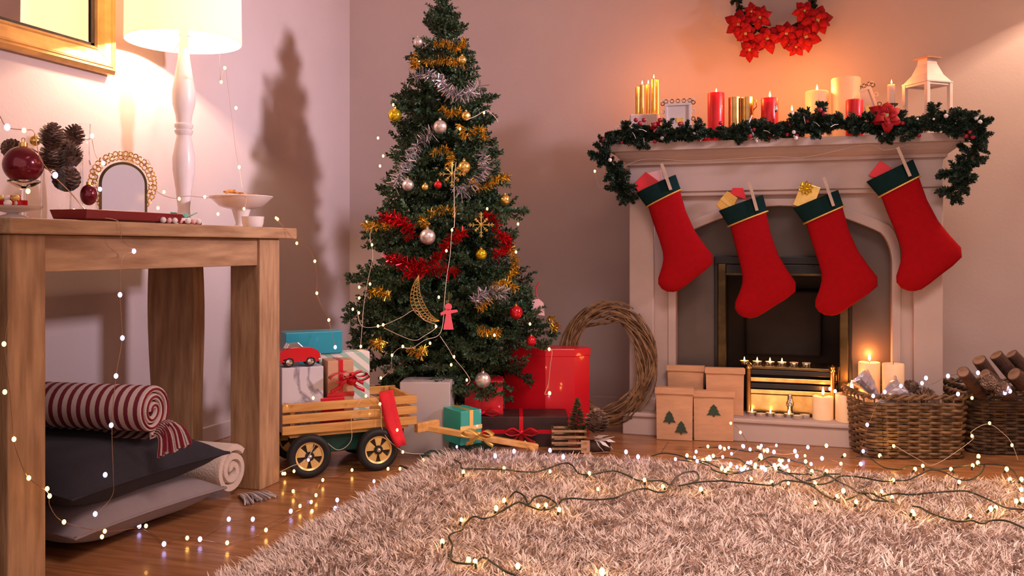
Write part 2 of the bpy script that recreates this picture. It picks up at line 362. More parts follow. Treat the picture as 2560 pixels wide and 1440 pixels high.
# ------------------------------------------------------------------ shaggy rug
rx0, rx1, ry0, ry1 = -1.12, 1.75, 0.4, 2.80
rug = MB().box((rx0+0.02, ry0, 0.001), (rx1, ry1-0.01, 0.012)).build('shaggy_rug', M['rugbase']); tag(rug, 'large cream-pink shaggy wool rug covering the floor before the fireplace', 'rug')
def make_pile():
    nt = 42000; per = 7
    # tuft centres where the camera looks; the pile goes on everywhere else more loosely
    tx = rng.uniform(rx0, rx1, nt); ymax = ry1+0.055*(tx-rx0); ty = ry0+0.9+(ymax-ry0-0.9)*rng.uniform(0, 1, nt)
    def field(x, y):
        return 0.4*np.sin(3.1*x+1.7*y+0.4)+0.5*np.sin(9.3*y-6.2*x+1.0)+0.7*np.sin(23*x+17*y)+0.7*np.sin(41*x-33*y)
    ang = field(tx, ty)+rng.normal(0, 1.5, nt)-1.2
    ang = np.where(tx < rx0+0.08, PI+rng.normal(0, 0.5, nt), ang)
    lean = rng.uniform(0.35, 1.1, nt); ln = rng.uniform(0.034, 0.054, nt)
    c = np.repeat(np.arange(nt), per); n = nt*per
    bx = tx[c]+rng.normal(0, 0.007, n); by = np.minimum(ty[c]+rng.normal(0, 0.007, n), ymax[c])
    a = ang[c]+rng.normal(0, 0.28, n); le = lean[c]+rng.normal(0, 0.12, n); l = ln[c]*rng.uniform(0.75, 1.1, n)
    dx = np.sin(le)*np.cos(a); dy = np.sin(le)*np.sin(a); dz = np.cos(le)
    p0 = np.stack([bx, by, np.full(n, 0.008)], 1)
    d0 = np.stack([dx*0.6, dy*0.6, np.maximum(dz, 0.3)*1.3], 1); p1 = p0+d0*(l*0.45)[:, None]
    d1 = np.stack([dx, dy, dz*0.5-0.05], 1); p2 = p1+d1*(l*0.6)[:, None]; p2[:, 2] = np.maximum(p2[:, 2], 0.006)
    sa = a+PI/2+rng.normal(0, 0.5, n); sv = np.stack([np.cos(sa), np.sin(sa), rng.normal(0, 0.3, n)], 1)*0.0019
    V = np.stack([p0-sv, p0+sv, p1+sv, p1-sv, p2], 1).reshape(-1, 3)
    me = bpy.data.meshes.new('pile'); me.vertices.add(n*5); me.vertices.foreach_set('co', V.astype(np.float32).ravel())
    k = np.arange(n)*5
    loops = np.stack([k, k+1, k+2, k+3, k+3, k+2, k+4], 1).ravel().astype(np.int32)
    me.loops.add(n*7); me.loops.foreach_set('vertex_index', loops)
    st = np.stack([np.arange(n)*7, np.arange(n)*7+4], 1).ravel().astype(np.int32)
    me.polygons.add(n*2); me.polygons.foreach_set('loop_start', st)
    me.materials.append(M['rug']); me.update(calc_edges=True)
    return me
o = link_mesh('pile', make_pile(), rug); o['kind'] = 'stuff'

# ------------------------------------------------------------------ fireplace
FY = 3.42
def fx(px, y=FY): return PY(px, 700, y).x
fp = thing('fireplace', 'pale painted fireplace surround with moulded mantel shelf and arched opening', 'fireplace', ((fx(1573)+fx(2358))/2, FY, 0))
off = tuple(fp.location)
xl, xr = fx(1573), fx(2358); il, ir = fx(1687), fx(2232)
zt = 1.02; cx = (il+ir)/2; hw = (ir-il)/2
arch = []
for t in np.linspace(0, 1, 15):      # four-centred arch: rounded shoulders, flatter rise to the centre
    if t < 0.4: a = t/0.4*PI*0.42; u = 0.16*(1-math.cos(a)); zz = 0.64+0.125*math.sin(a)
    else:
        s_ = (t-0.4)/0.6; u = 0.16*(1-math.cos(PI*0.42))+(1-0.16*(1-math.cos(PI*0.42)))*s_; zz = 0.64+0.125*math.sin(PI*0.42)+0.095*(math.sin(s_*PI/2))
    arch.append((u, zz))
L_ = [(il+u*hw, z) for u, z in arch]; R_ = [(ir-u*hw, z) for u, z in arch][::-1]
poly = [(xl+0.02, 0.08), (xl+0.02, zt), (xr-0.02, zt), (xr-0.02, 0.08), (ir, 0.08)]+[(x, z) for x, z in R_[::-1]]+[(x, z) for x, z in L_[::-1][1:]]+[(il, 0.08)]
MB().prism(poly, (0, FY+0.03, 0), (1, 0, 0), (0, 0, 1), (0, WY-FY-0.035, 0)).build('surround', M['stone'], fp, bevel=0.004, off=off)
# architrave band following the arch (raised bead)
def offp(k):
    o_ = []
    for i, (x, z) in enumerate(L_): o_.append((x-k, z+k*0.9))
    r_ = [(x+k, z+k*0.9) for x, z in R_]
    return o_, r_
ol, orr = offp(0.028)
bead = [(il-0.028, 0.08)]+ol+orr[1:]+[(ir+0.028, 0.08), (ir, 0.08)]+R_[::-1]+L_[::-1][1:]+[(il, 0.08)]
MB().prism(bead, (0, FY+0.022, 0), (1, 0, 0), (0, 0, 1), (0, 0.012, 0)).build('arch_moulding', M['stone'], fp, bevel=0.003, off=off)
pw = fx(1634)-xl
for s in (0, 1):
    a = xl if s == 0 else xr-pw
    m = MB().box((a, FY, 0.08), (a+pw, FY+0.032, 0.90))
    m.build('pilaster', M['stone'], fp, bevel=0.004, off=off)
    MB().box((a-0.008, FY-0.01, 0.08), (a+pw+0.008, FY+0.03, 0.13)).build('pilaster_base', M['stone'], fp, bevel=0.004, off=off)
MB().box((xl, FY, 0.912), (xr, FY+0.032, zt)).build('frieze', M['stone'], fp, bevel=0.003, off=off)
MB().box((xl+0.004, FY+0.008, 0.895), (xr-0.004, FY+0.032, 0.914)).build('frieze_moulding', M['stone'], fp, bevel=0.004, off=off)
# cornice: swept cove under the shelf (front and both ends)
prof = [(0.0, 1.012), (0.012, 1.014), (0.014, 1.026), (0.022, 1.030), (0.036, 1.040), (0.046, 1.052), (0.05, 1.062), (0.07, 1.063), (0.07, 1.092), (0.0, 1.092)]
rings = []
for sx, ex in ((xl, -1), (xr, 1)): pass
m = MB(); yb = WY-0.002
for (e, z) in prof: pass
rr = []
for (e, z) in prof: rr.append([(xl-e*0.95, yb, z), (xl-e*0.95, FY-e, z), (xr+e*0.95, FY-e, z), (xr+e*0.95, yb, z)])
m.loft(rr, close=True, cap=True); m.build('mantel_shelf', M['stone'], fp, bevel=0.0015, off=off)
# hearth
hx0, hx1 = PY(1556, 700, 3.35).x, PY(2400, 700, 3.35).x
MB().box((hx0, 3.352, 0), (hx1, WY-0.02, 0.068)).build('hearth', M['stone'], fp, bevel=0.004, off=off)
MB().box((hx0-0.004, 3.342, 0.069), (hx1, WY-0.02, 0.085)).build('hearth_slab', M['stone'], fp, bevel=0.005, off=off)
# slab inside the arch, with the fire opening
bx0, bx1 = PY(1787, 700, 3.5).x, PY(2130, 700, 3.5).x; bt = 0.67
ip = [(il-0.01, 0.086), (il-0.01, 0.87), (ir+0.01, 0.87), (ir+0.01, 0.086), (bx1, 0.086), (bx1, bt), (bx0, bt), (bx0, 0.086)]
MB().prism(ip, (0, 3.5, 0), (1, 0, 0), (0, 0, 1), (0, 0.02, 0)).build('inner_slab', M['slab'], fp, off=off)
# fire insert
t = 0.028
MB().box((bx0, 3.485, 0.086), (bx0+t*0.45, 3.5, bt)).box((bx1-t*0.45, 3.485, 0.086), (bx1, 3.5, bt)).build('outer_trim', M['black'], fp, bevel=0.002, off=off)
MB().box((bx0+t*0.45, 3.480, 0.086), (bx0+t*1.55, 3.51, bt-0.03)).build('brass_strip', M['tarnish'], fp, bevel=0.003, off=off)
MB().box((bx1-t*1.55, 3.480, 0.086), (bx1-t*0.45, 3.51, bt-0.03)).build('brass_strip', M['tarnish'], fp, bevel=0.003, off=off)
MB().box((bx0, 3.478, bt-0.03), (bx1, 3.51, bt)).build('insert_hood', M['black'], fp, bevel=0.003, off=off)
MB().box((bx0+t*1.55, 3.475, bt-0.068), (bx1-t*1.55, 3.505, bt-0.032)).build('canopy', M['black'], fp, bevel=0.002, off=off)
MB().box((bx0+t*1.55, 3.471, bt-0.072), (bx1-t*1.55, 3.478, bt-0.064)).build('canopy_trim', M['tarnish'], fp, off=off)
cav = MB()
cav.box((bx0, 3.51, 0.086), (bx0+0.03, 3.8, bt)).box((bx1-0.03, 3.51, 0.086), (bx1, 3.8, bt)).box((bx0, 3.78, 0.086), (bx1, 3.8, bt)).box((bx0, 3.51, bt-0.02), (bx1, 3.8, bt)).box((bx0, 3.51, 0.086), (bx1, 3.8, 0.09))
cav.build('firebox', M['soot'], fp, off=off)
MB().box((bx0+0.10, 3.74, 0.27), (bx1-0.10, 3.779, 0.53)).build('fireback', M['soot'], fp, bevel=0.01, off=off)
# grate: top shelf, black bars, brass front
gx0, gx1 = PY(1868, 700, 3.45).x, PY(2085, 700, 3.45).x
gr = MB().box((gx0, 3.45, 0.252), (gx1, 3.62, 0.262)).build('grate_shelf', M['tarnish'], fp, bevel=0.002, off=off)
for z in (0.232, 0.182): MB().box((gx0, 3.448, z), (gx1, 3.456, z+0.018)).build('grate_bar', M['black'], fp, bevel=0.002, off=off)
for z in (0.212, 0.168): MB().box((gx0, 3.445, z-0.006), (gx1, 3.453, z+0.010)).build('grate_bar', M['brass'], fp, bevel=0.002, off=off)
for x in (gx0, gx1-0.012):
    MB().lathe([(0.008, 0.086), (0.008, 0.25), (0.011, 0.255), (0.007, 0.262), (0.011, 0.27), (0.0, 0.28)], 12, (x+0.006, 3.442, 0)).build('grate_post', M['brass'], fp, smooth=True, off=off)
MB().box((gx0+0.01, 3.452, 0.094), (gx1-0.01, 3.462, 0.16)).build('ash_front', M['brass'], fp, bevel=0.002, off=off)
MB().lathe([(0.009, 0.086), (0.009, 0.12), (0.014, 0.125), (0.014, 0.135), (0.009, 0.14), (0.009, 0.165)], 12, ((gx0+gx1)/2, 3.44, 0)).build('grate_post', M['chrome'], fp, smooth=True, off=off)
MB().box((gx0, 3.446, 0.086), (gx1, 3.452, 0.094)).build('grate_rail', M['black'], fp, off=off)

# ------------------------------------------------------------------ console table
TX = -1.483
tb = thing('console_table', 'rustic oak console table with square legs under the white lamp', 'table', (TX, 1.9, 0))
off = tuple(tb.location)
MB().box((-1.985, 1.372, 0.728), (-1.462, 2.422, 0.760)).build('table_top', M['woodx'], tb, bevel=0.004, off=off)
for (x0, x1, y0, y1) in ((TX-0.10, TX, 1.386, 1.479), (TX-0.10, TX, 2.254, 2.358)): MB().box((x0, y0, 0), (x1, y1, 0.7275)).build('leg', M['wood'], tb, bevel=0.003, off=off)
for (x0, x1, y0, y1) in ((-1.935, -1.765, 1.386, 1.479),): MB().box((x0, y0, 0), (x1, y1, 0.7275)).build('leg', M['wood'], tb, bevel=0.003, off=off)
# live-edge board leg at the back
zs = np.linspace(0, 0.7275, 12); bl = [(-1.708-0.006*math.sin(z*9)-0.012*z, z) for z in zs]; br_ = [(-1.868+0.010*math.sin(z*7+1), z) for z in zs]
MB().prism(bl+br_[::-1], (0, 2.256, 0), (1, 0, 0), (0, 0, 1), (0, 0.05, 0)).build('leg', M['wood'], tb, bevel=0.003, off=off)
MB().box((TX-0.045, 1.4795, 0.650), (TX-0.008, 2.2535, 0.727)).build('apron', M['woodx'], tb, bevel=0.002, off=off)
MB().box((-1.93, 1.4795, 0.650), (-1.90, 2.2535, 0.727)).build('apron', M['woodx'], tb, bevel=0.002, off=off)
for y in (1.41, 2.29): MB().box((-1.765 if y < 2 else -1.70, y, 0.650), (TX-0.101, y+0.03, 0.727)).build('side_apron', M['wood'], tb, bevel=0.002, off=off)
cb = thing('cabinet', 'dark cabinet added to fill the dark strip at the far left edge beside the oak table', 'cabinet', (-1.7, 1.1, 0)); off = tuple(cb.location)  # cabinet added to fill the dark strip left of the table
MB().box((-2.0, 0.80, 0.03), (-1.50, 1.345, 0.70)).build('body', M['darkwood'], cb, bevel=0.003, off=off)
MB().box((-2.01, 0.79, 0.70), (-1.49, 1.355, 0.722)).build('top', M['darkwood'], cb, bevel=0.003, off=off)
MB().box((-1.499, 0.83, 0.06), (-1.485, 1.32, 0.68)).build('door', M['darkwood'], cb, bevel=0.003, off=off)
MB().box((-1.98, 0.82, 0.0), (-1.53, 1.32, 0.03)).build('plinth', M['darkwood'], cb, off=off)

# ------------------------------------------------------------------ lamps
def make_lamp(label, loc, base_z=0.0, tall=0.545, sr=0.163, sh=0.26, power=20, floor=False, dz=0.105):
    t = thing('table_lamp' if not floor else 'floor_lamp', label, 'lamp', loc)
    if not floor:
        s = tall/0.545
        pr = [(0.062, 0), (0.064, 0.008), (0.060, 0.018), (0.030, 0.024), (0.020, 0.032), (0.018, 0.06), (0.024, 0.11), (0.033, 0.17), (0.034, 0.205), (0.027, 0.245), (0.021, 0.272), (0.026, 0.278), (0.028, 0.286), (0.022, 0.290), (0.028, 0.296), (0.028, 0.304), (0.022, 0.309), (0.025, 0.33), (0.034, 0.365), (0.035, 0.40), (0.026, 0.45), (0.018, 0.50), (0.014, 0.54), (0.012, 0.58)]
        MB().lathe([(r, z*s) for r, z in pr], 32).build('base', M['whitewood'], t, smooth=True)
    else:
        MB().lathe([(0.15, 0), (0.15, 0.02), (0.03, 0.03), (0.014, 0.05), (0.014, tall+0.05)], 32).build('base', M['whitewood'], t, smooth=True)
    z0 = tall
    MB().lathe([(sr+0.003, z0), (sr, z0+sh), (sr-0.002, z0+sh), (sr+0.001, z0), (sr+0.003, z0)], 48, cap=False).build('lamp_shade', M['cardshade' if floor else 'shade'], t, smooth=True)
    m = MB()
    for k in range(3):
        a = k*2*PI/3+0.3; m.tube([(0.012*math.cos(a), 0.012*math.sin(a), z0+0.02), (sr*math.cos(a), sr*math.sin(a), z0+0.008)], 0.0018, 5)
    m.build('shade_carrier', M['whitewood'], t)
    MB().lathe([(0.014, z0+0.018), (0.016, z0+0.03), (0.016, z0+dz-0.028)], 12).build('socket', M['whitewood'], t, smooth=True)
    MB().ball((0, 0, z0+dz), 0.011, 16, 10).build('bulb', M['bulb'], t, smooth=True)
    point('lamp_light', (0, 0, z0+dz), power, (1.0, 0.66, 0.44), 0.015, t)
    return t
M['bulb'] = emitter('lamp_bulb', (1.0, 0.8, 0.6), 12)
lp = make_lamp('white turned-wood table lamp with a glowing drum shade', (-1.82, 2.352, 0.7605), tall=0.578, sr=0.170, power=58, dz=0.078)
make_lamp('white floor lamp lighting the wall right of the fireplace', (1.30, 3.50, 0.0), tall=1.772, sr=0.2, sh=0.28, power=130, floor=True, dz=0.124)

# ------------------------------------------------------------------ wall mirror
mr = thing('wall_mirror', 'large gilt-framed mirror hanging on the wall above the table', 'mirror', (WX+0.003, 1.9, 1.3)); off = tuple(mr.location)
y0m, y1m, z0m, z1m = 1.35, PX(290, 188, -2.0).y, PX(290, 188, -2.0).z, 2.1
fwid = 0.075
def frame_rail(n, pts):
    MB().loft(pts, cap=True).build('frame_rail', M['goldpaint'], mr, smooth=False, off=off, bevel=0.001)
fprof = [(0, 0), (0, 0.022), (0.010, 0.034), (0.016, 0.030), (0.020, 0.034), (0.026, 0.030), (0.045, 0.024), (0.062, 0.016), (0.068, 0.020), (0.075, 0.014), (0.075, 0)]
def rail(c0, c1, i0, i1):
    # c: outer corner (y,z); i: unit inward diagonal
    r0 = [(WX+0.004+h, c0[0]+i0[0]*d, c0[1]+i0[1]*d) for d, h in fprof]; r1 = [(WX+0.004+h, c1[0]+i1[0]*d, c1[1]+i1[1]*d) for d, h in fprof]
    frame_rail(0, [r0, r1])
rail((y0m, z0m), (y1m, z0m), (1, 1), (-1, 1)); rail((y1m, z0m), (y1m, z1m), (-1, 1), (-1, -1)); rail((y1m, z1m), (y0m, z1m), (-1, -1), (1, -1)); rail((y0m, z1m), (y0m, z0m), (1, -1), (1, 1))
MB().box((WX+0.004, y0m+0.07, z0m+0.07), (WX+0.012, y1m-0.07, z1m-0.07)).build('mirror_glass', M['mirror'], mr, off=off)
m = MB(); g0 = 0.074
for a, b in (((y0m+g0, z0m+g0), (y1m-g0, z0m+g0+0.008)), ((y1m-g0-0.014, z0m+g0), (y1m-g0, z1m-g0))): m.box((WX+0.0125, a[0], a[1]), (WX+0.017, b[0], b[1]))
m.build('inner_slip', M['darkwood'], mr, off=off)
# ================================================================== plants
def needles(m, a, b, n, ln, wd, spread=1.0, droop=0.0, taper=0.5):
    """flat needles all round the twig a-b"""
    a = Vector(a); b = Vector(b); d = (b-a); L = d.length; d = d.normalized(); u = d.orthogonal().normalized(); v = d.cross(u)
    for i in range(n):
        t = (i+random.random())/n; an = random.uniform(0, 2*PI); p = a+d*(L*t)
        o = u*math.cos(an)+v*math.sin(an); q = (o*spread*random.uniform(0.7, 1.2)+d*random.uniform(0.3, 1.0)); q.z -= droop; q.normalize()
        l = ln*random.uniform(0.7, 1.15)*(1-taper*t*t); s = q.cross(Vector((random.uniform(-1, 1), random.uniform(-1, 1), random.uniform(-1, 1))))
        if s.length < 1e-3: continue
        s = s.normalized()*wd*random.uniform(0.7, 1.2); k = len(m.v); e = p+q*l; md = p+q*(l*0.55)
        m.v += [tuple(p), tuple(md+s), tuple(e), tuple(md-s)]; m.face([k, k+1, k+2, k+3])
def branch_mesh(L, seed, ln=0.02, wd=0.0036, dens=1.0):
    random.seed(seed); m = MB(); m.cur = 0
    stem = [Vector((L*t, 0.02*L*math.sin(3*t), 0.10*L*math.sin(t*PI*0.8)-0.10*L*t*t)) for t in np.linspace(0, 1, 6)]
    m.cur = 1; m.tube(stem, [0.004, 0.0035, 0.003, 0.0025, 0.002, 0.0015], 5); m.cur = 0
    needles(m, stem[3], stem[5], int(26*dens), ln, wd)
    nt = max(5, int(L*46))
    for k in range(nt):
        t = 0.18+0.80*(k+random.random()*0.6)/nt; i = min(int(t*5), 4); p = stem[i].lerp(stem[i+1], t*5-i)
        side = 1 if k % 2 else -1; tl = (0.05+0.10*(1-t)+0.02*random.random())*(0.55+L*1.1)
        d = Vector((random.uniform(0.4, 0.9), side*random.uniform(0.5, 1.0), random.uniform(-0.45, 0.75))).normalized()
        e = p+d*tl; m.cur = 1; m.tube([p, e], [0.0018, 0.001], 3, cap=False); m.cur = 0
        needles(m, p, e, int(tl*560*dens), ln, wd)
    return m.mesh('branch', [M['needle'], M['bark']])
TR = Vector((-1.273, 3.15, 0)); TS = 3.388/F
prof_px = [(-2, 4), (30, 24), (60, 40), (70, 28), (110, 70), (175, 92), (190, 70), (250, 112), (330, 138), (345, 120), (430, 158), (500, 150), (560, 190), (650, 202), (720, 214), (790, 232), (830, 262), (880, 225), (940, 190), (985, 140)]
PZR = [(EYE+(HY-py)*TS, r*TS) for py, r in prof_px]
def tree_r(z):
    for i in range(len(PZR)-1):
        (za, ra), (zb, rb) = PZR[i], PZR[i+1]
        if zb <= z <= za: return ra+(rb-ra)*(za-z)/(za-zb)
    return 0.01
def tree_pt(px, py, out=0.02):
    d = ray(px, py); best = None
    for k in range(240):
        Z = 2.85+k*0.0035; p = CAM+d*Z; dist = math.hypot(p.x-TR.x, p.y-TR.y); g = dist-(tree_r(p.z)+out)
        if g < 0: return p
        if best is None or g < best[0]: best = (g, p)
    return best[1]
tree = thing('christmas_tree', 'green artificial Christmas tree dressed with tinsel and baubles in the corner', 'tree', (TR.x, TR.y, 0))
MB().tube([(0, 0, 0.0), (0, 0, 0.8), (0, 0, 1.60)], [0.022, 0.016, 0.006], 10).build('trunk', M['bark'], tree)
m = MB()
for k in range(4):
    a = k*PI/2+0.5; m.bar((0, 0, 0.03), (0.24*math.cos(a), 0.24*math.sin(a), 0.012), 0.02, 0.02)
m.build('stand', M['black'], tree)
BR = {}
for L in (0.07, 0.11, 0.16, 0.22, 0.29, 0.35):
    BR[L] = [branch_mesh(L, int(L*1000)+j) for j in range(3)]
keys = sorted(BR)
random.seed(11)
z = 0.16; nb = 0; ga = 0.0
while z < 1.60:
    r = tree_r(z)*random.uniform(0.84, 1.04); nring = max(5, int(5+r*30))
    for k in range(nring):
        ga += 2*PI/nring+random.uniform(-0.15, 0.15)
        rr_ = r*random.uniform(0.86, 1.08); L = min(keys, key=lambda q: abs(q-rr_)); s = rr_/L*1.02
        tilt = random.uniform(-0.32, 0.12)+ (0.35 if z < 0.30 else 0.0)
        if z > 1.45: tilt = -0.8
        if z > 1.55: tilt = -1.2
        o = link_mesh('branch', random.choice(BR[L]), tree, (0, 0, z+random.uniform(-0.015, 0.015)+(0.0 if tilt < 0 else 0.02)), (random.uniform(-0.5, 0.5), tilt, ga), (max(s, 0.3), max(0.5, min(s, 1.3)), max(0.5, min(s, 1.3)))); nb += 1
    ga += 0.4
    z += 0.048 if z < 0.8 else 0.042
# top tuft
o = link_mesh('branch', BR[0.11][0], tree, (0, 0, 1.54), (0, -PI/2, 0), 0.9)
# low branch reaching over the red box
for (px, py, L) in ((1390, 835, 0.35), (1350, 800, 0.35), (1370, 860, 0.29), (860, 790, 0.35), (880, 830, 0.35)):
    p = at(px, py, 3.33)-Vector((TR.x, TR.y, 0)); b = Vector((p.x*0.25, p.y*0.25, p.z+0.04)); d = p-b
    link_mesh('branch', BR[L][0], tree, b, (0, -math.asin(d.z/d.length), math.atan2(d.y, d.x)), d.length/L)

# tinsel: every garland its own object of thin foil strips round a cord
def tinsel(name_label, pts, m, R=0.028, dens=900, cat='tinsel', wd=0.0012):
    random.seed(len(pts)*31+int(abs(pts[0].x)*1000)); P = smooth_path(pts, 8); mb = MB()
    for i in range(len(P)-1):
        a, b = P[i], P[i+1]; d = b-a; L = d.length
        if L < 1e-6: continue
        d.normalize(); n = int(dens*L)+1; u = d.orthogonal().normalized(); v = d.cross(u)
        for _ in range(n):
            an = random.uniform(0, 2*PI); o = u*math.cos(an)+v*math.sin(an); p = a+d*(L*random.random())
            q = (o+d*random.uniform(-0.6, 0.6)).normalized(); l = R*random.uniform(0.6, 1.15); s = d.cross(o).normalized()*wd; s = (s+d*random.uniform(-wd, wd)); k = len(mb.v)
            e = p+q*l; e.z -= 0.004
            mb.v += [tuple(p-s), tuple(p+s), tuple(e+s), tuple(e-s)]; mb.face([k, k+1, k+2, k+3])
    loc = tuple(P[0]); o = mb.build('tinsel_garland', m, off=loc, loc=loc); tag(o, name_label, cat, kind='thing'); return o
def TP(l, out=0.02): return [tree_pt(x, y, out) for x, y in l]
tinsel('silver tinsel garland draped round the upper tree in front of the highest branches', TP([(1035, 195), (1070, 185), (1105, 205), (1130, 235), (1165, 235), (1200, 215)], 0.025), M['tinsilver'], 0.034, 1500)
tinsel('silver tinsel garland hanging down the left of the tree below the champagne bauble', TP([(1085, 330), (1050, 350), (1030, 385), (1005, 425), (985, 470)], 0.03), M['tinsilver'], 0.034, 1500)
tinsel('short silver tinsel right of the gold star ornament', TP([(1200, 375), (1215, 415), (1190, 450), (1155, 480), (1140, 465)], 0.03), M['tinsilver'], 0.032, 1400)
tinsel('silver tinsel tuft on the lower right of the tree', TP([(1185, 755), (1205, 735), (1235, 725), (1262, 735)], 0.035), M['tinsilver'], 0.036, 2600)
tinsel('red tinsel garland on the upper left of the tree below the silver tinsel', TP([(955, 545), (985, 545), (1010, 560), (1030, 590)], 0.03), M['tinred'], 0.03, 1900)
tinsel('long red tinsel garland sagging across the middle of the tree', TP([(970, 640), (1000, 655), (1040, 660), (1085, 650), (1120, 610), (1150, 580), (1165, 590)], 0.03), M['tinred'], 0.03, 1700)
tinsel('red tinsel hanging below the middle garland', TP([(1010, 680), (1050, 678), (1095, 672), (1125, 680), (1145, 672)], 0.035), M['tinred'], 0.027, 1600)
tinsel('red tinsel at the right edge of the tree', TP([(1200, 535), (1235, 545), (1250, 590), (1275, 600), (1240, 640)], 0.02), M['tinred'], 0.026, 1500)
gold_spots = [((1085, 110), (1110, 105), (1140, 120), (1165, 100), 'gold tinsel near the tree top'), ((1060, 155), (1095, 150), (1125, 150), (1160, 160), 'gold tinsel just under the tree top'),
    ((1040, 130), (1030, 150), (1035, 165), (1045, 150), 'small gold tinsel on the left edge of the tree top'), ((1105, 265), (1120, 285), (1145, 275), (1155, 290), 'gold tinsel under the upper silver garland'),
    ((1150, 310), (1165, 340), (1200, 320), (1215, 350), 'pale gold tinsel on the right of the upper tree'), ((1080, 385), (1110, 370), (1130, 390), (1120, 410), 'gold tinsel knot beside the left silver tinsel'),
    ((1175, 450), (1205, 470), (1235, 450), (1270, 440), 'gold tinsel above the right gold bauble'), ((1070, 530), (1095, 525), (1130, 520), (1140, 530), 'gold tinsel above the red tinsel in the middle'),
    ((910, 560), (935, 565), (955, 560), (975, 565), 'gold tinsel at the left edge beside the red tinsel'), ((1045, 555), (1055, 545), (1065, 560), (1060, 575), 'little gold tinsel above the large champagne bauble'),
    ((1275, 620), (1290, 650), (1285, 680), (1270, 690), 'gold tinsel hanging at the right edge'), ((1195, 770), (1215, 755), (1250, 705), (1290, 720), 'gold tinsel round the lower silver tuft'),
    ((925, 730), (945, 725), (965, 735), (975, 740), 'orange gold tinsel on the lower left'), ((1195, 820), (1220, 830), (1245, 825), (1240, 835), 'gold tinsel below the silver tuft'),
    ((1020, 870), (1040, 880), (1060, 870), (1050, 885), 'gold tinsel above the pearl grey gift'), ((925, 850), (940, 860), (955, 850), (945, 870), 'gold tinsel above the striped gift'), ((1370, 790), (1385, 800), (1390, 815), (1380, 820), 'gold tinsel on the low right branch')]
for q in gold_spots: tinsel(q[4]+'', TP(list(q[:4]), 0.025), M['tingold'], 0.02, 1500)
# baubles
def bauble(label, px, py, rpx, m, group='baubles on the tree', p=None, out=0.035):
    p = p or tree_pt(px, py, out); r = rpx*depth(p)/F
    t = thing('bauble', label, 'bauble', p, 0, group)
    MB().ball((0, 0, 0), r, 24, 14).build('globe', m, t, smooth=True)
    MB().lathe([(r*0.22, r*0.94), (r*0.22, r*1.16), (r*0.1, r*1.2)], 12).build('cap', M['gold'] if m is not M['bsilver'] else M['chrome'], t, smooth=True)
    m2 = MB(); m2.tube([(r*0.12*math.cos(a), 0, r*1.3+r*0.14*math.sin(a)) for a in np.linspace(0, 2*PI, 9)], r*0.025, 4); m2.build('loop', M['gold'], t)
    return t
for q in [('shiny yellow-gold bauble at the upper left edge of the tree', 987, 288, 17, 'byellow'), ('champagne bauble high in the middle of the tree', 1100, 317, 17, 'bsilver'),
    ('pale silver bauble near the tree top at left', 1045, 105, 12, 'bsilver'), ('gold bauble right of the silver tinsel, beside the star', 1160, 418, 16, 'bgold'),
    ('silver bauble at the end of the left silver tinsel', 1020, 463, 15, 'bsilver'), ('small gold bauble left of the small red one', 1063, 468, 9, 'bgold'),
    ('small red bauble in the upper middle of the tree', 1095, 462, 10, 'bred'), ('gold bauble hanging at the right edge of the tree', 1262, 500, 14, 'bgold'),
    ('large champagne bauble in the middle of the tree', 1069, 592, 20, 'bsilver'), ('yellow-gold bauble right of the middle red tinsel', 1203, 636, 14, 'byellow'),
    ('shiny red bauble low on the right of the tree', 1290, 781, 17, 'bred'), ('orange gold bauble in the upper right tinsel', 1165, 290, 12, 'bgold'), ('small orange bauble under the tree top', 1155, 150, 11, 'bgold')]:
    bauble(q[0], q[1], q[2], q[3], M[q[4]])
bauble('red teardrop bauble just above the big red box', 1328, 852, 13, M['bred'], p=at(1328, 852, 3.12))
bauble('large champagne bauble hanging lowest in front of the small red gift', 1207, 950, 20, M['bsilver'], p=at(1207, 950, 3.10))
# star ornaments, moon, angel
def star_orn(label, px, py, rp, m):
    p = tree_pt(px, py, 0.045); r = rp*depth(p)/F; t = thing('star_ornament', label, 'ornament', p, A, 'glitter star ornaments')
    for k in range(8):
        a = k*PI/4; l = r if k % 2 == 0 else r*0.7
        e = Vector((l*math.cos(a), 0, l*math.sin(a))); mb = MB(); mb.tube([(0, 0, 0), e], 0.0018, 5)
        for s in (0.55, 0.8):
            for sg in (-1, 1):
                b = e*s; a2 = a+sg*0.8; mb.tube([b, b+Vector((math.cos(a2), 0, math.sin(a2)))*l*0.22], 0.0014, 4)
        mb.ball(e, 0.003, 6, 4); mb.build('ray', m, t)
star_orn('gold snowflake ornament beside the gold bauble', 1130, 435, 32, M['gold'])
star_orn('pale gold snowflake ornament in the right middle of the tree', 1203, 562, 30, M['bgold'])
p = tree_pt(1060, 750, 0.05); S = depth(p)/F
t = thing('moon_ornament', 'gold wire crescent moon ornament low on the tree', 'ornament', p, A)
def arc(cx_, cz_, r, a0, a1, n=16): return [Vector(((cx_+r*math.cos(a))*S, 0, (cz_+r*math.sin(a))*S)) for a in np.linspace(a0, a1, n)]
o1 = [Vector((x*S, 0, z*S)) for x, z in ((-13, 62), (-28, 35), (-34, 5), (-28, -22), (-10, -42), (15, -53), (38, -52))]
o2 = [Vector((x*S, 0, z*S)) for x, z in ((-13, 62), (-12, 35), (-8, 10), (2, -12), (14, -32), (26, -44), (38, -52))]
o1 = smooth_path(o1, 3); o2 = smooth_path(o2, 3)
MB().tube(o1, 0.0018, 5).tube(o2, 0.0018, 5).build('frame', M['gold'], t)
mb = MB()
for i in range(1, len(o1)-1): mb.tube([o1[i], o2[min(i+1, len(o2)-1)]], 0.0009, 4); mb.tube([o1[i], o2[max(i-1, 0)]], 0.0009, 4)
for f in (0.33, 0.66): mb.tube([a.lerp(b, f) for a, b in zip(o1, o2)], 0.0009, 4)
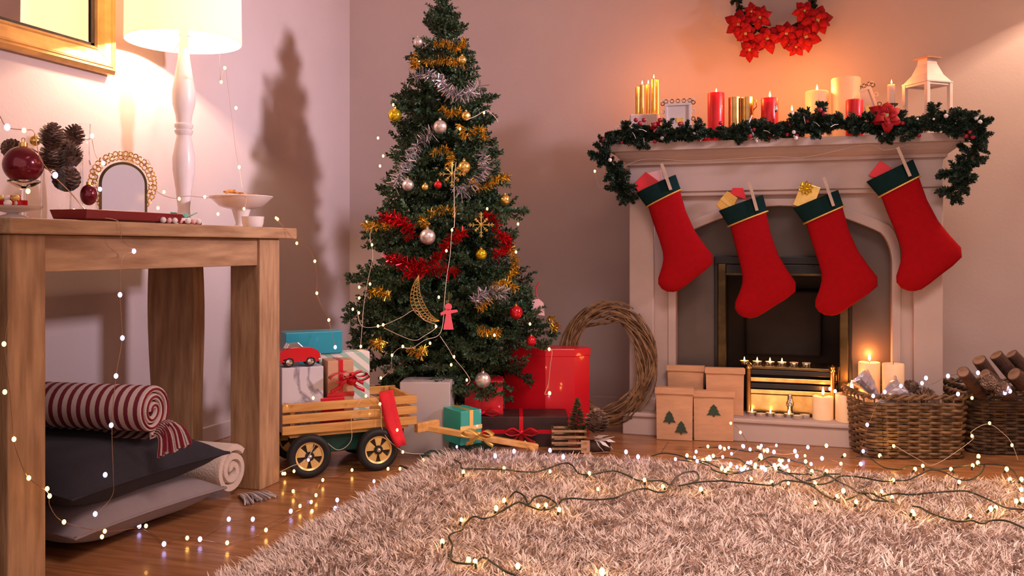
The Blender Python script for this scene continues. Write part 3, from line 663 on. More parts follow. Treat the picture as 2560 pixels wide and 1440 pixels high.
mb.build('wire_mesh', M['gold'], t)
p = tree_pt(1121, 792, 0.055); S = depth(p)/F
t = thing('angel_ornament', 'coral painted wooden angel ornament hanging low on the tree', 'ornament', p, A)
ang = [(-13, -32), (13, -32), (8, -5), (6, 8), (24, 12), (22, 18), (7, 17), (5, 20), (-5, 20), (-7, 17), (-20, 10), (-19, 3), (-6, 7), (-8, -5)]
MB().prism([(x*S, z*S) for x, z in ang], (0, -0.002, 0), (1, 0, 0), (0, 0, 1), (0, 0.004, 0)).build('body', M['pinkwood'], t, bevel=0.0006)
MB().prism([(9*S*math.cos(a), (25+9*math.sin(a))*S) for a in np.linspace(0, 2*PI, 14)[:-1]], (0, -0.002, 0), (1, 0, 0), (0, 0, 1), (0, 0.004, 0)).build('head', M['pinkwood'], t)
MB().tube([(0, 0, 34*S), (0.002, 0, 60*S)], 0.0005, 4).build('thread', M['goldcord'], t)
# small gingerbread house shape at the right edge
p = tree_pt(1345, 765, 0.0); S = 3.3/F
t = thing('hanging_tag', 'pale pink card tag with a red ribbon on the right edge of the tree', 'ornament', at(1345, 765, 3.36), A)
MB().prism([(-18*S, -20*S), (17*S, -25*S), (14*S, 8*S), (0, 20*S), (-16*S, 12*S)], (0, 0, 0), (1, 0, 0), (0, 0, 1), (0, 0.003, 0)).build('card', M['candypink'], t)
MB().tube(smooth_path([(0, 0, 18*S), (-6*S, 0, 40*S), (2*S, 0, 60*S)], 5), 0.0022, 5).build('ribbon', M['redribbon'], t)

# ------------------------------------------------------------------ garland on the mantel
def sprig_mesh(L, seed, ln=0.018):
    random.seed(seed); m = MB(); m.cur = 1; e = Vector((L, 0, 0)); m.tube([(0, 0, 0), e], [0.002, 0.001], 4); m.cur = 0
    needles(m, (0, 0, 0), e, int(L*2400), ln, 0.0024, 1.0)
    for k in range(3):
        p = e*random.uniform(0.25, 0.7); q = p+Vector((random.uniform(0.3, 0.8), random.uniform(-0.8, 0.8), random.uniform(-0.5, 0.6))).normalized()*L*0.5
        needles(m, p, q, int(L*1100), ln, 0.0024, 1.0)
    return m.mesh('sprig', [M['needle2'], M['bark']])
SP = [sprig_mesh(0.07, 100+i) for i in range(5)]
GY = 3.40
gpath = [PY(1560, 480, 3.395), PY(1535, 430, 3.37), PY(1512, 385, 3.35), PY(1525, 355, 3.37)]
gtop = [(1560, 335, 3.38), (1620, 325, 3.39), (1680, 325, 3.39), (1740, 322, 3.39), (1800, 322, 3.39), (1860, 322, 3.39), (1930, 318, 3.39), (1990, 312, 3.39), (2060, 300, 3.39), (2120, 300, 3.39), (2190, 310, 3.39), (2270, 310, 3.39), (2340, 300, 3.39), (2395, 300, 3.38)]
gend = [(2430, 315, 3.36), (2445, 355, 3.36), (2430, 395, 3.36), (2408, 430, 3.36), (2398, 480, 3.36)]
GP = gpath+[PY(*q) for q in gtop]+[PY(*q) for q in gend]
for q in GP[4:-5]: q.z = max(q.z-0.026, 1.090); q.y -= 0.03
GPs = smooth_path(GP, 6)
gl = thing('pine_garland', 'evergreen garland draped along the mantel shelf and over both ends', 'garland', GP[10]); off = tuple(gl.location)
MB().tube(GPs, 0.004, 6).build('stem', M['bark'], gl, off=off)
random.seed(5)
cum = [0]
for i in range(len(GPs)-1): cum.append(cum[-1]+(GPs[i+1]-GPs[i]).length)
s_ = 0.0
while s_ < cum[-1]:
    i = max(k for k in range(len(cum)) if cum[k] <= s_); i = min(i, len(GPs)-2)
    p = GPs[i]; d = (GPs[i+1]-GPs[i]).normalized(); w_ = Vector((random.uniform(-1, 1), random.uniform(-1, 1), random.uniform(-0.25, 1.0) if 4*6 < i < len(GPs)-5*6 else random.uniform(-1, 1)))
    q = (d*random.choice((-1, 1))*0.9+w_*0.75).normalized()
    if q.y < -0.2 and 24 < i < len(GPs)-30 and random.random() < 0.4: q.z -= 0.6; q.normalize()
    e = q.to_track_quat('X', 'Z').to_euler()
    link_mesh('sprig', random.choice(SP), gl, p-Vector(off), e, random.uniform(0.7, 1.12)); s_ += 0.0062
for (px, py) in ((2330, 262), (2395, 270), (2405, 300), (2470, 380), (2415, 480), (2460, 340), (2050, 260), (2020, 270), (1985, 300)):
    p = PY(px, py, 3.38); n = min(GPs, key=lambda g: (g-p).length); d = p-n
    link_mesh('sprig', random.choice(SP), gl, n-Vector(off), d.to_track_quat('X', 'Z').to_euler(), max(d.length/0.07, 0.5))
# berries and little white decorations in it
for k, (px, py) in enumerate(((1510, 350), (1650, 300), (1636, 312), (1700, 310), (1875, 340), (2060, 285), (2050, 275), (2425, 330), (2432, 342), (2415, 340), (1610, 300), (1600, 308), (1590, 300))):
    p = PY(px, py, 3.325)
    MB().ball((0, 0, 0), 0.009, 10, 6).build('berry', M['berry'], gl, smooth=True, loc=p-Vector(off))
for k, (px, py) in enumerate(((1540, 322), (1553, 315), (1655, 345), (1735, 335), (1525, 400), (2365, 290), (2440, 295), (2450, 305), (1990, 345), (1985, 330), (1733, 318))):
    p = PY(px, py, 3.325)
    MB().ball((0, 0, 0), 0.0075, 8, 6).build('frosted_bead', M['frost'], gl, smooth=True, loc=p-Vector(off))

random.seed(77)
for k in range(46):
    px = random.uniform(1530, 2440); py = 335-(px-1530)*0.022+random.uniform(-26, 22) if px < 2390 else random.uniform(280, 470)
    p = PY(px, py, 3.335); f = k % 3
    if f == 0: MB().ball((0, 0, 0), 0.0075, 8, 6).build('berry', M['berry'], gl, smooth=True, loc=p-Vector(off))
    elif f == 1: MB().ball((0, 0, 0), 0.0042, 8, 6).build('frosted_bead', M['frost'], gl, smooth=True, loc=p-Vector(off))
    else:
        d = Vector((random.uniform(-1, 1), -0.2, random.uniform(-0.8, 0.6))).normalized()*0.03; MB().tube([Vector((0, 0, 0)), d*0.5+Vector((0, 0, 0.003)), d], 0.0016, 4).build('frosted_twig', M['frost'], gl, loc=p-Vector(off))
# poinsettias
def petal_mesh(l=0.05, w=0.017):
    m = MB(); rows = [(0, 0.15), (0.2, 0.65), (0.45, 1.0), (0.7, 0.75), (0.88, 0.35), (1.0, 0.03)]
    for t, ww in rows:
        z = 0.012*math.sin(t*PI)-0.006*t
        m.v += [(l*t, -w*ww, z-0.002), (l*t, 0, z+0.002), (l*t, w*ww, z-0.002)]
    for i in range(len(rows)-1):
        for j in range(2): a = i*3+j; m.face([a, a+1, a+4, a+3])
    return m.mesh('petal', M['petal'], True)
PET = petal_mesh()
def poinsettia(parent, p, r, nrm, asthing=None):
    """flower head facing nrm, petals as sub-parts"""
    s = r/0.05; q = Vector(nrm).to_track_quat('Z', 'Y')
    c = MB()
    for k in range(7):
        a = k*2*PI/6; rr = 0 if k == 6 else 0.0045*s; c.ball((rr*math.cos(a), rr*math.sin(a), 0.010*s), 0.0034*s, 7, 5)
    if asthing:
        f = thing('poinsettia', asthing, 'flower', p); f.rotation_euler = q.to_euler(); c.build('flower_centre', M['pollen'], f, smooth=True)
    else:
        f = c.build('poinsettia', M['pollen'], parent, smooth=True, loc=p); f.rotation_euler = q.to_euler()
    a0 = random.uniform(0, 1)
    for ring, (n, sc, tl) in enumerate(((6, 1.0, 0.02), (5, 0.75, -0.30), (4, 0.5, -0.6))):
        for k in range(n):
            link_mesh('petal', PET, f, (0, 0, ring*0.002*s), (random.uniform(-0.25, 0.25), tl+random.uniform(-0.12, 0.12), a0+ring*0.5+k*2*PI/n+random.uniform(-0.12, 0.12)), s*sc*random.uniform(0.9, 1.1))
    return f
random.seed(9)
poinsettia(None, PY(2215, 292, 3.335), 0.062, (0.1, -1, 0.25), 'large red poinsettia flower set in the mantel garland at right')
poinsettia(None, PY(1640, 318, 3.345), 0.026, (0, -1, 0.4), 'small dark red flower in the garland under the silver frame')

# wall wreath of poinsettias
wc = PY(1940, -12, 3.77)
wr = thing('poinsettia_wreath', 'red poinsettia wreath hanging on the wall above the mantel', 'wreath', wc)
ring = [Vector((0.152*math.cos(a), 0, 0.152*math.sin(a))) for a in np.linspace(0, 2*PI, 33)]
MB().tube(ring, 0.008, 6, cap=False).build('ring', M['bark'], wr)
for k in range(64):
    a = k*2*PI/64; p = Vector((0.152*math.cos(a), 0, 0.152*math.sin(a))); tn = Vector((-math.sin(a), 0, math.cos(a)))
    q = tn+Vector((random.uniform(-0.6, 0.6), random.uniform(-0.8, 0.1), random.uniform(-0.6, 0.6))); sc = 0.6
    link_mesh('sprig', random.choice(SP), wr, p, q.to_track_quat('X', 'Z').to_euler(), sc)
for (px, py, r) in ((1848, 62, 0.062), (1875, 125, 0.050), (1918, 98, 0.062), (1900, 45, 0.048), (1966, 85, 0.056), (2014, 93, 0.062), (2042, 52, 0.066), (2010, 28, 0.046), (1865, 85, 0.05), (1990, 118, 0.045), (1880, 30, 0.04)):
    p = PY(px, py, 3.735)-wc; poinsettia(wr, p, r, (p.x*0.9, -1, p.z*0.9))
# ================================================================== stockings
SY = 3.372
def stocking_meshes():
    # sections (left, right) in photo units about the cuff corner, y down; foot turns to the lower left
    secs = [((1617, 512), (1700, 474), 20), ((1632, 560), (1716, 530), 21), ((1648, 605), (1738, 580), 21), ((1657, 636), (1762, 615), 21), ((1658, 655), (1783, 642), 22), ((1655, 672), (1784, 664), 22), ((1650, 688), (1764, 684), 21), ((1645, 703), (1738, 704), 19), ((1645, 718), (1716, 722), 16), ((1654, 731), (1698, 735), 10), ((1668, 738), (1684, 739), 3)]
    S = 3.24/F; n = 20; rings = []
    for (l, r, th) in secs:
        lx, lz = (l[0]-1660)*S, -(l[1]-480)*S; rx_, rz_ = (r[0]-1660)*S, -(r[1]-480)*S
        c = Vector(((lx+rx_)/2, 0, (lz+rz_)/2)); h = Vector(((rx_-lx)/2, 0, (rz_-lz)/2)); t_ = th*S*0.72
        rg = []
        for j in range(n):
            a = 2*PI*j/n; ca, sa = math.cos(a), math.sin(a)
            rg.append(c+h*ca+Vector((0, t_*(abs(sa)**0.8)*(1 if sa > 0 else -1), 0)))
        rings.append(rg)
    body = MB().loft(rings, cap=True).mesh('sock', M['felt'], True)
    def band(l0, r0, l1, r1, th, k):
        rg = []
        for (l, r) in ((l0, r0), (l1, r1)):
            lx, lz = (l[0]-1660)*S, -(l[1]-480)*S; rx_, rz_ = (r[0]-1660)*S, -(r[1]-480)*S
            c = Vector(((lx+rx_)/2, 0, (lz+rz_)/2)); h = Vector(((rx_-lx)/2, 0, (rz_-lz)/2))*k
            rg.append([c+h*math.cos(2*PI*j/n)+Vector((0, th*S*0.72*math.sin(2*PI*j/n), 0)) for j in range(n)])
        return rg
    o = band((1588, 482), (1690, 436), (1615, 518), (1703, 474), 24, 1.0); i_ = [[(p*0.94+Vector((sum((q.x for q in r))/n, 0, sum((q.z for q in r))/n))*0.06) for p in r] for r in o]
    cuff = MB().loft([o[1], o[0], i_[0], i_[1]], cap=False).mesh('cuff', M['feltgreen'], True)
    l, r = Vector(((1614-1660)*S, 0, -(519-480)*S)), Vector(((1704-1660)*S, 0, -(475-480)*S)); c = (l+r)/2; h = (r-l)/2
    cord = MB().tube([c+h*1.01*math.cos(a)+Vector((0, 25*S*0.72*math.sin(a), 0)) for a in np.linspace(0, 2*PI, 25)], 0.0032, 6, cap=False).mesh('cord_trim', M['goldcord'], True)
    # peg clipped on the cuff
    pg = MB(); a = Vector(((1656-1660)*S, -0.030, (480-408)*S)); b = Vector(((1680-1660)*S, -0.032, (480-476)*S)); pg.bar(a, b, 0.010, 0.006, (0, -1, 0)); a2 = a+Vector((0.001, 0.009, 0)); b2 = b+Vector((0.001, 0.007, 0)); pg.bar(a2, b2, 0.009, 0.005, (0, -1, 0))
    peg = pg.mesh('peg', M['peg'])
    return body, cuff, cord, peg
SB, SCF, SCD, SPG = stocking_meshes()
def stocking(label, px, py, rot, sc):
    t = thing('christmas_stocking', label, 'stocking', PY(px, py, SY), 0, 'stockings hung along the mantel'); t.rotation_euler = (0, rot, 0); t.scale = (sc,)*3
    link_mesh('sock', SB, t); link_mesh('cuff', SCF, t); link_mesh('cord_trim', SCD, t)
    o = link_mesh('peg', SPG, t); o['label'] = 'pale wooden peg'; return t
stocking('red felt stocking furthest left, nearest the grapevine wreath', 1660, 480, 0, 1.0)
stocking('red felt stocking second from left with a gold gift card in its cuff', 1872, 530, math.radians(4.5), 1.03)
stocking('red felt stocking with a shiny gold bow gift, third from left', 2061, 520, math.radians(1.5), 1.02)
stocking('red felt stocking highest and furthest right, at the right pilaster', 2249, 448, math.radians(-2), 1.04)
def mini_gift(label, quad, m, ribbon=None, y=SY+0.002, th=0.022, bow=None, cat='gift'):
    P = [PY(a, b, y) for a, b in quad]; c = sum(P, Vector())/4; t = thing('small_gift', label, cat, c, 0)
    MB().prism([(p.x-c.x, p.z-c.z) for p in P], (0, -th/2, 0), (1, 0, 0), (0, 0, 1), (0, th, 0)).build('box', m, t, bevel=0.0015)
    if ribbon:
        a = (P[0]+P[1])/2-c; b = (P[2]+P[3])/2-c; MB().bar(a, b, 0.012, th+0.003, (0, 1, 0)).build('ribbon', ribbon, t)
    if bow:
        mb = MB(); o = (P[0]*0.2+P[1]*0.5+P[2]*0.3)-c+Vector((0, -th*0.6, 0))
        for k in range(9):
            a = k*2*PI/9; d = Vector((math.cos(a), -0.3, math.sin(a))); e = d.cross(Vector((0, 1, 0))).normalized()
            mb.tube([o, o+d*0.016+e*0.006+Vector((0, -0.006, 0)), o+d*0.024, o+d*0.016-e*0.006, o], 0.0028, 5)
        mb.build('bow', bow, t)
    return t
mini_gift('red wrapped gift sticking out of the leftmost stocking', [(1583, 462), (1615, 430), (1650, 455), (1615, 500)], M['redpaper'])
mini_gift('small pale pink card in the leftmost stocking behind the red gift', [(1612, 434), (1652, 424), (1662, 468), (1630, 480)], M['candypink'], y=SY+0.006, th=0.004, cat='card')
mini_gift('gold patterned gift in the second stocking', [(1790, 512), (1818, 478), (1845, 495), (1822, 545)], M['goldcord'], ribbon=M['goldribbon'])
mini_gift('red gift behind the gold one in the second stocking', [(1825, 485), (1832, 470), (1858, 470), (1866, 500)], M['redpaper'], y=SY+0.02, th=0.012)
mini_gift('shiny gold gift with a bow in the third stocking', [(1982, 512), (2005, 455), (2052, 470), (2030, 530)], M['gold'], bow=M['byellow'])
mini_gift('red gift peeping out of the rightmost stocking', [(2170, 440), (2200, 402), (2228, 420), (2215, 455)], M['redpaper'])

# ================================================================== candles
CAND = {}
def candle(label, p, r, h, m, lit=True, cat='candle', group=None, power=0, fh=0.024, name='pillar_candle', burn=True):
    t = thing(name, label, cat, p, 0, group)
    key = (round(r, 4), round(h, 4), m.name)
    if key not in CAND:
        CAND[key] = MB().lathe([(r*0.97, 0), (r, 0.003), (r, h-0.004), (r*0.96, h), (r*0.86, h-0.001), (r*0.7, h-(0.006 if r > 0.012 else 0.001)), (0.0, h-(0.007 if r > 0.012 else 0))], 28).mesh('wax', m, True)
    link_mesh('wax', CAND[key], t)
    MB().tube([(0, 0, h-0.008), (0.001, 0, h+0.008)], 0.0009, 5).build('wick', M['wick'], t)
    if lit:
        k = fh/0.024; MB().lathe([(0.0, 0.002), (0.0028*k, 0.006*k), (0.0038*k, 0.010*k), (0.0030*k, 0.015*k), (0.0014*k, 0.021*k), (0.0002, 0.026*k)], 10, (0.001, 0, h+0.001)).build('flame', M['flame'], t, smooth=True)
        if power: point('flame_light', (0.001, 0, h+0.02*k), power, (1.0, 0.30, 0.06), 0.012, t)
    return t
def on(px, y, z): p = PY(px, 300, y); return Vector((p.x, y, z))
def zpx(px, py, y): return PY(px, py, y).z
MZ = 1.0925
def can(label, px, ptop, rpx, y, m, z0=MZ, **k):
    p = on(px, y, z0); S = depth(p)/F; return candle(label, p, rpx*S, zpx(px, ptop, y)-z0, m, **k)
# five tall gold tapers in a pale holder
hp = on(1612, 3.56, MZ); t = thing('candle_holder', 'pale wooden block holder under the five gold taper candles', 'candle holder', hp)
MB().box((-0.055, -0.028, 0), (0.055, 0.028, zpx(1612, 287, 3.56)-MZ)).build('block', M['cardwhite'], t, bevel=0.004)
MB().box((-0.052, -0.0285, 0.0), (0.052, -0.0282+0.0002, 0.022)).build('painted_band', M['berry'], t)
hz = zpx(1612, 286, 3.56)
for (px, top, y, lit, lab) in ((1594, 218, 3.575, False, 'shortest gold taper candle at the left of the holder'), (1605, 213, 3.548, True, 'front gold taper candle with a lit flame, second from left'), (1620, 212, 3.565, True, 'gold taper candle in the middle of the holder'), (1634, 198, 3.56, True, 'tallest lit pale gold taper candle'), (1643, 200, 3.58, False, 'gold taper candle at the right end of the holder')):
    can(lab, px, top, 5.5, y, M['waxgold'], z0=hz, name='taper_candle', group='gold tapers on the mantel', lit=lit, fh=0.016, power=1.1 if px in (1605, 1634) else 0)
# silver filigree frame with three wise lines -> small white framed picture
def frame(label, px0, px1, py0, py1, y, rz=0.0, scroll=True):
    a = PY(px0, py1, y); b = PY(px1, py0, y); w_ = b.x-a.x; h = b.z-MZ; t = thing('picture_frame', label, 'picture frame', ((a.x+b.x)/2, y, MZ), rz)
    mb = MB(); k = 0.010; mb.box((-w_/2, -0.005, 0), (w_/2, 0.005, k)).box((-w_/2, -0.005, h-k), (w_/2, 0.005, h)).box((-w_/2, -0.005, k), (-w_/2+k, 0.005, h-k)).box((w_/2-k, -0.005, k), (w_/2, 0.005, h-k)); mb.build('frame', M['cardwhite'], t, bevel=0.001)
    MB().box((-w_/2+k, 0.0, k), (w_/2-k, 0.003, h-k)).build('picture', M['cardwhite'], t)
    MB().box((-w_*0.22, -0.002, h*0.35), (w_*0.25, 0.0, h*0.42)).box((-w_*0.05, -0.002, h*0.55), (w_*0.2, 0.0, h*0.66)).box((-w_*0.25, -0.002, h*0.2), (w_*0.28, 0.0, h*0.27)).build('gold_print', M['gold'], t)
    if scroll:
        n = 11
        for i in range(n):
            x = -w_/2-0.006+(w_+0.012)*i/(n-1); mb = MB(); mb.tube([(x+0.007*math.cos(u), 0, h+0.008+0.007*math.sin(u)) for u in np.linspace(0, 2*PI, 10)], 0.0018, 5, cap=False); mb.build('scroll', M['tarnish'] if i % 2 else M['cardwhite'], t, smooth=True)
        for i in range(6):
            z = 0.01+(h-0.01)*i/5
            for sx in (-1, 1): MB().tube([(sx*(w_/2+0.008)+0.007*math.cos(u), 0, z+0.007*math.sin(u)) for u in np.linspace(0, 2*PI, 10)], 0.0018, 5, cap=False).build('scroll', M['tarnish'] if i % 2 else M['cardwhite'], t, smooth=True)
    return t
frame('ornate white picture frame with scrollwork beside the gold tapers', 1662, 1728, 256, 300, 3.50)
f2 = frame('ornate pale scrollwork frame leaning behind the white candle in the blue-grey dish', 2165, 2222, 222, 290, 3.60)
f2.rotation_euler = (0, math.radians(-18), 0); f2.location.z += 0.012
can('tall red pillar candle beside the white frame', 1790, 233, 21, 3.53, M['waxred'], power=2.3, fh=0.016)
can('short red pillar candle with a tall flame in the middle of the mantel', 1924, 246, 21, 3.52, M['waxred'], power=2.3)
can('low red pillar candle behind the garland left of the poinsettia', 2136, 250, 21, 3.47, M['waxred'], lit=False)
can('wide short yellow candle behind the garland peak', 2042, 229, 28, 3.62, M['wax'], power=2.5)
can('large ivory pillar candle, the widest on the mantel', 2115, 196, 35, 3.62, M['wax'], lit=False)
t = can('small tea-light flame candle standing in the garland middle', 1979, 280, 6, 3.46, M['waxwhite'], name='taper_candle', fh=0.022)
# red votive jar left of the tall red candle
p = on(1757, 3.46, MZ); t = thing('votive_jar', 'red glass votive with a small pink bow left of the tall red candle', 'votive', p)
MB().lathe([(0.016, 0), (0.022, 0.01), (0.024, 0.03), (0.022, 0.048), (0.020, 0.048), (0.021, 0.03), (0.014, 0.004), (0, 0.004)], 20, cap=False).build('jar', M['waxred'], t, smooth=True)
MB().ball((-0.012, -0.022, 0.045), 0.008, 10, 6, (1.3, 0.5, 0.8)).ball((0.012, -0.022, 0.045), 0.008, 10, 6, (1.3, 0.5, 0.8)).build('bow', M['candypink'], t, smooth=True)
# brass tumblers
for k, (px, lab) in enumerate(((1836, 'brass cylinder candle cup right of the tall red candle'), (1868, 'brass cylinder candle cup with a small gold handle'))):
    p = on(px, 3.54, MZ); S = depth(p)/F; h = zpx(px, 244, 3.54)-MZ; t = thing('candle_cup', lab, 'candle holder', p, 0, 'brass cups on the mantel')
    MB().lathe([(15*S, 0), (15*S, h), (13.5*S, h), (13.5*S, 0.004), (0, 0.004)], 24, cap=False).build('cup', M['brass'], t, smooth=True)
    if k: MB().tube([(0.021, 0, h*0.9), (0.032, 0, h*0.95), (0.034, 0, h*0.8), (0.021, 0, h*0.72)], 0.0025, 6).build('handle', M['gold'], t, smooth=True)
p = on(1853, 3.47, MZ); t = thing('flower_ornament', 'small pale pink flower ornament in front of the brass cups', 'ornament', p)
for k in range(6): a = k*PI/3; MB().ball((0.009*math.cos(a), 0, 0.037+0.009*math.sin(a)), 0.0075, 10, 6, (1, 0.6, 1)).build('petal', M['candypink'], t, smooth=True)
MB().tube([(0, 0, 0), (0, 0, 0.03)], 0.002, 6).build('stem', M['goldcord'], t)
p = on(1903, 3.45, MZ); t = thing('votive_glass', 'little amber glass votive left of the short red candle', 'votive', p)
MB().lathe([(0.010, 0), (0.012, 0.038), (0.010, 0.038), (0.009, 0.004), (0, 0.004)], 16, cap=False).build('cup', M['waxgold'], t, smooth=True)
MB().lathe([(0.008, 0.004), (0.008, 0.02), (0, 0.02)], 12).build('wax', M['wax'], t)
# white ribbon tie hanging over the garland
a, b, c_ = PY(1880, 288, 3.345), PY(1870, 312, 3.34), PY(1893, 355, 3.335); t = thing('ribbon_tie', 'frosted white twig spray hanging over the front of the garland', 'decoration', b)
MB().tube([a-b, Vector((0, 0, 0))], 0.003, 6).tube([Vector((0, 0, 0)), c_-b], 0.004, 6).build('twig', M['frost'], t)
# red glass with star hanging in front of short red candle
p = PY(1940, 272, 3.455); t = thing('glass_drop', 'clear teardrop bauble in front of the short red candle', 'ornament', p)
MB().ball((0, 0, 0), 0.010, 14, 10, (0.6, 0.6, 1.5)).build('drop', M['chrome'], t, smooth=True)
# white dinner candle in a blue dish
p = on(2228, 3.53, MZ); dz = zpx(2228, 262, 3.53)-MZ; t = thing('candle_dish', 'dark blue-grey dish under the white dinner candle', 'candle holder', p)
MB().lathe([(0.018, 0), (0.010, 0.006), (0.010, dz-0.01), (0.022, dz-0.002), (0.024, dz+0.003), (0.010, dz), (0, dz)], 20).build('dish', M['slab'], t, smooth=True)
can('white dinner candle standing in a blue-grey dish near the lantern', 2228, 212, 9, 3.53, M['waxwhite'], z0=MZ+dz, power=0.5, fh=0.016)
# wooden lantern
p = on(2318, 3.55, MZ); S = depth(p)/F; t = thing('lantern', 'small whitewashed wooden lantern with a tapered roof at the right end of the mantel', 'lantern', p, math.radians(38))
hw_ = 0.052; zb = 0.012; zt_ = zpx(2312, 212, 3.55)-MZ; ztop = zpx(2312, 146, 3.55)-MZ
MB().box((-hw_-0.006, -hw_-0.006, 0), (hw_+0.006, hw_+0.006, zb)).build('base', M['cardwhite'], t, bevel=0.002)
for sx in (-1, 1):
    for sy in (-1, 1): MB().box((sx*hw_-0.007, sy*hw_-0.007, zb), (sx*hw_+0.007, sy*hw_+0.007, zt_)).build('post', M['cardwhite'], t, bevel=0.001)
mb = MB()
for z in (zt_-0.008, zb):
    for s in (-1, 1): mb.box((-hw_+0.005, s*hw_-0.004, z), (hw_-0.005, s*hw_+0.004, z+0.008)).box((s*hw_-0.004, -hw_+0.005, z), (s*hw_+0.004, hw_-0.005, z+0.008))
mb.build('rails', M['cardwhite'], t)
MB().box((-hw_-0.008, -hw_-0.008, zt_), (hw_+0.008, hw_+0.008, zt_+0.006)).build('eaves', M['cardwhite'], t, bevel=0.001)
def sq(r, z): return [(-r, -r, z), (r, -r, z), (r, r, z), (-r, r, z)]
MB().loft([sq(hw_+0.004, zt_+0.006), sq(hw_*0.72, zt_+(ztop-zt_)*0.35), sq(hw_*0.45, zt_+(ztop-zt_)*0.75), sq(hw_*0.40, ztop-0.004)]).build('roof', M['cardwhite'], t)
MB().box((-0.034, -0.034, ztop-0.004), (0.034, 0.034, ztop)).build('cap', M['kraft'], t, bevel=0.001)
MB().tube([(0.02*math.cos(u), 0, ztop+0.012*math.sin(u)) for u in np.linspace(0, PI, 10)], 0.0015, 5).build('handle', M['kraft'], t)
t = candle('white pillar candle inside the wooden lantern', Vector((p.x, p.y, MZ+zb)), 0.016, 0.045, M['waxwhite'], lit=False)
for (px, py) in ((2326, 250), (2336, 262)):
    pass
# tealights
TLM = {}
def tealight(label, p, r=0.018, h=0.013, lit=True, power=0, group=None):
    t = thing('tea_light', label, 'tea light', p, 0, group)
    if 'cup' not in TLM:
        TLM['cup'] = MB().lathe([(r*0.95, 0), (r, 0.002), (r, h), (r*0.94, h), (r*0.94, h-0.003)], 18, cap=False).mesh('metal_cup', M['chrome'], True)
        TLM['wax'] = MB().lathe([(r*0.94, 0.001), (r*0.94, h-0.003), (0, h-0.003)], 18).mesh('wax', M['wax'], True)
        TLM['fl'] = MB().lathe([(0.0, 0), (0.0022, 0.003), (0.0028, 0.006), (0.0018, 0.011), (0.0002, 0.016)], 8, (0, 0, h-0.001)).mesh('flame', M['flame'], True)
    link_mesh('metal_cup', TLM['cup'], t); link_mesh('wax', TLM['wax'], t)
    if lit: link_mesh('flame', TLM['fl'], t)
    if power: point('flame_light', (0, 0, h+0.01), power, (1.0, 0.42, 0.12), 0.01, t)
    return t
for k, (px, lit) in enumerate(((1861, 1), (1893, 1), (1925, 1), (1955, 1), (1985, 0), (2016, 0))):
    p = PY(px, 905, 3.50); tealight('tea light on top of the fire grate, %s from the left' % ['first', 'second', 'third', 'fourth', 'fifth', 'sixth'][k], (p.x, 3.50, 0.2625), lit=bool(lit), power=0.12 if lit else 0, group='tea lights on the grate')
for k, px in enumerate((1880, 1903, 1926, 1948, 1972, 1994, 2012)):
    p = PY(px, 1045, 3.395 if k % 2 else 3.42); tealight('tea light on the hearth in front of the brass grate, %s from the left' % ['first', 'second', 'third', 'fourth', 'fifth', 'sixth', 'seventh'][k], (p.x, p.y, 0.0855), lit=k in (0, 2, 4), group='tea lights on the hearth')
HZ = 0.0855
def hc(label, px, ptop, rpx, y, **k):
    p = on(px, y, HZ); S = depth(p)/F; return candle(label, p, rpx*S, zpx(px, ptop, y)-HZ, M['wax'], **k)
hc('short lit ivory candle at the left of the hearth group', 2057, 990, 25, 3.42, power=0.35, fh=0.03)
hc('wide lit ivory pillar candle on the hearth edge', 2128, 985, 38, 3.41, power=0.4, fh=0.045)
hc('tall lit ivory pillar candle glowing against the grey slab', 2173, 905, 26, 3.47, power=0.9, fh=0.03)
hc('tall unlit ivory candle beside the right pilaster', 2233, 909, 26, 3.38+0.02, lit=False)
# glass on the hearth
p = PY(2087, 1040, 3.41); t = thing('glass_vase', 'slim clear glass vase behind the hearth candles', 'vase', (p.x, 3.465, HZ))
MB().lathe([(0.02, 0), (0.022, 0.004), (0.02, 0.10), (0.016, 0.15), (0.020, 0.185), (0.018, 0.185), (0.014, 0.15), (0.018, 0.1), (0.019, 0.008), (0, 0.006)], 20, cap=False).build('body', M['glass'], t, smooth=True)

# ================================================================== kraft bags
def tree_poly(w_, h):
    return [(-0.08*w_, 0), (0.08*w_, 0), (0.08*w_, 0.12*h), (0.5*w_, 0.12*h), (0.26*w_, 0.42*h), (0.38*w_, 0.42*h), (0.17*w_, 0.70*h), (0.27*w_, 0.70*h), (0, h), (-0.27*w_, 0.70*h), (-0.17*w_, 0.70*h), (-0.38*w_, 0.42*h), (-0.26*w_, 0.42*h), (-0.5*w_, 0.12*h), (-0.08*w_, 0.12*h)]
def bag(label, px0, px1, ptop, base, z0, trees, rz=A*0.4, d=0.07):
    cxp = (px0+px1)/2; c = base; S = depth(c)/F; w_ = (px1-px0)*S; h = (HY-ptop)*S+EYE-z0
    t = thing('paper_bag', label, 'bag', (c.x, c.y, z0), rz, 'kraft paper bags at the hearth')
    mb = MB(); k = []
    for (z, e, dd) in ((0, 0, 1), (h*0.5, 0.001, 1.0), (h*0.84, 0.002, 0.9), (h, 0.005, 0.8)):
        k.append([(-w_/2-e, 0, z), (0, -0.003*(z > 0), z), (w_/2+e, 0, z), (w_/2+e-0.004, d*0.5*dd, z), (w_/2+e, d*dd, z), (-w_/2-e, d*dd, z), (-w_/2-e+0.004, d*0.5*dd, z)])
    mb.loft(k, cap=True).build('body', M['kraft'], t, bevel=0.001)
    fh = h*0.10; MB().box((-w_/2-0.006, -0.008, h-fh), (w_/2+0.006, -0.003, h+0.004)).build('folded_top', M['kraft'], t, bevel=0.001)
    for (x, z) in trees: MB().prism([(a+x*w_, b+z*h) for a, b in tree_poly(w_*0.36, h*0.25)], (0, -0.0055, 0), (1, 0, 0), (0, 0, 1), (0, 0.004, 0)).build('tree_print', M['print'], t)
    return t
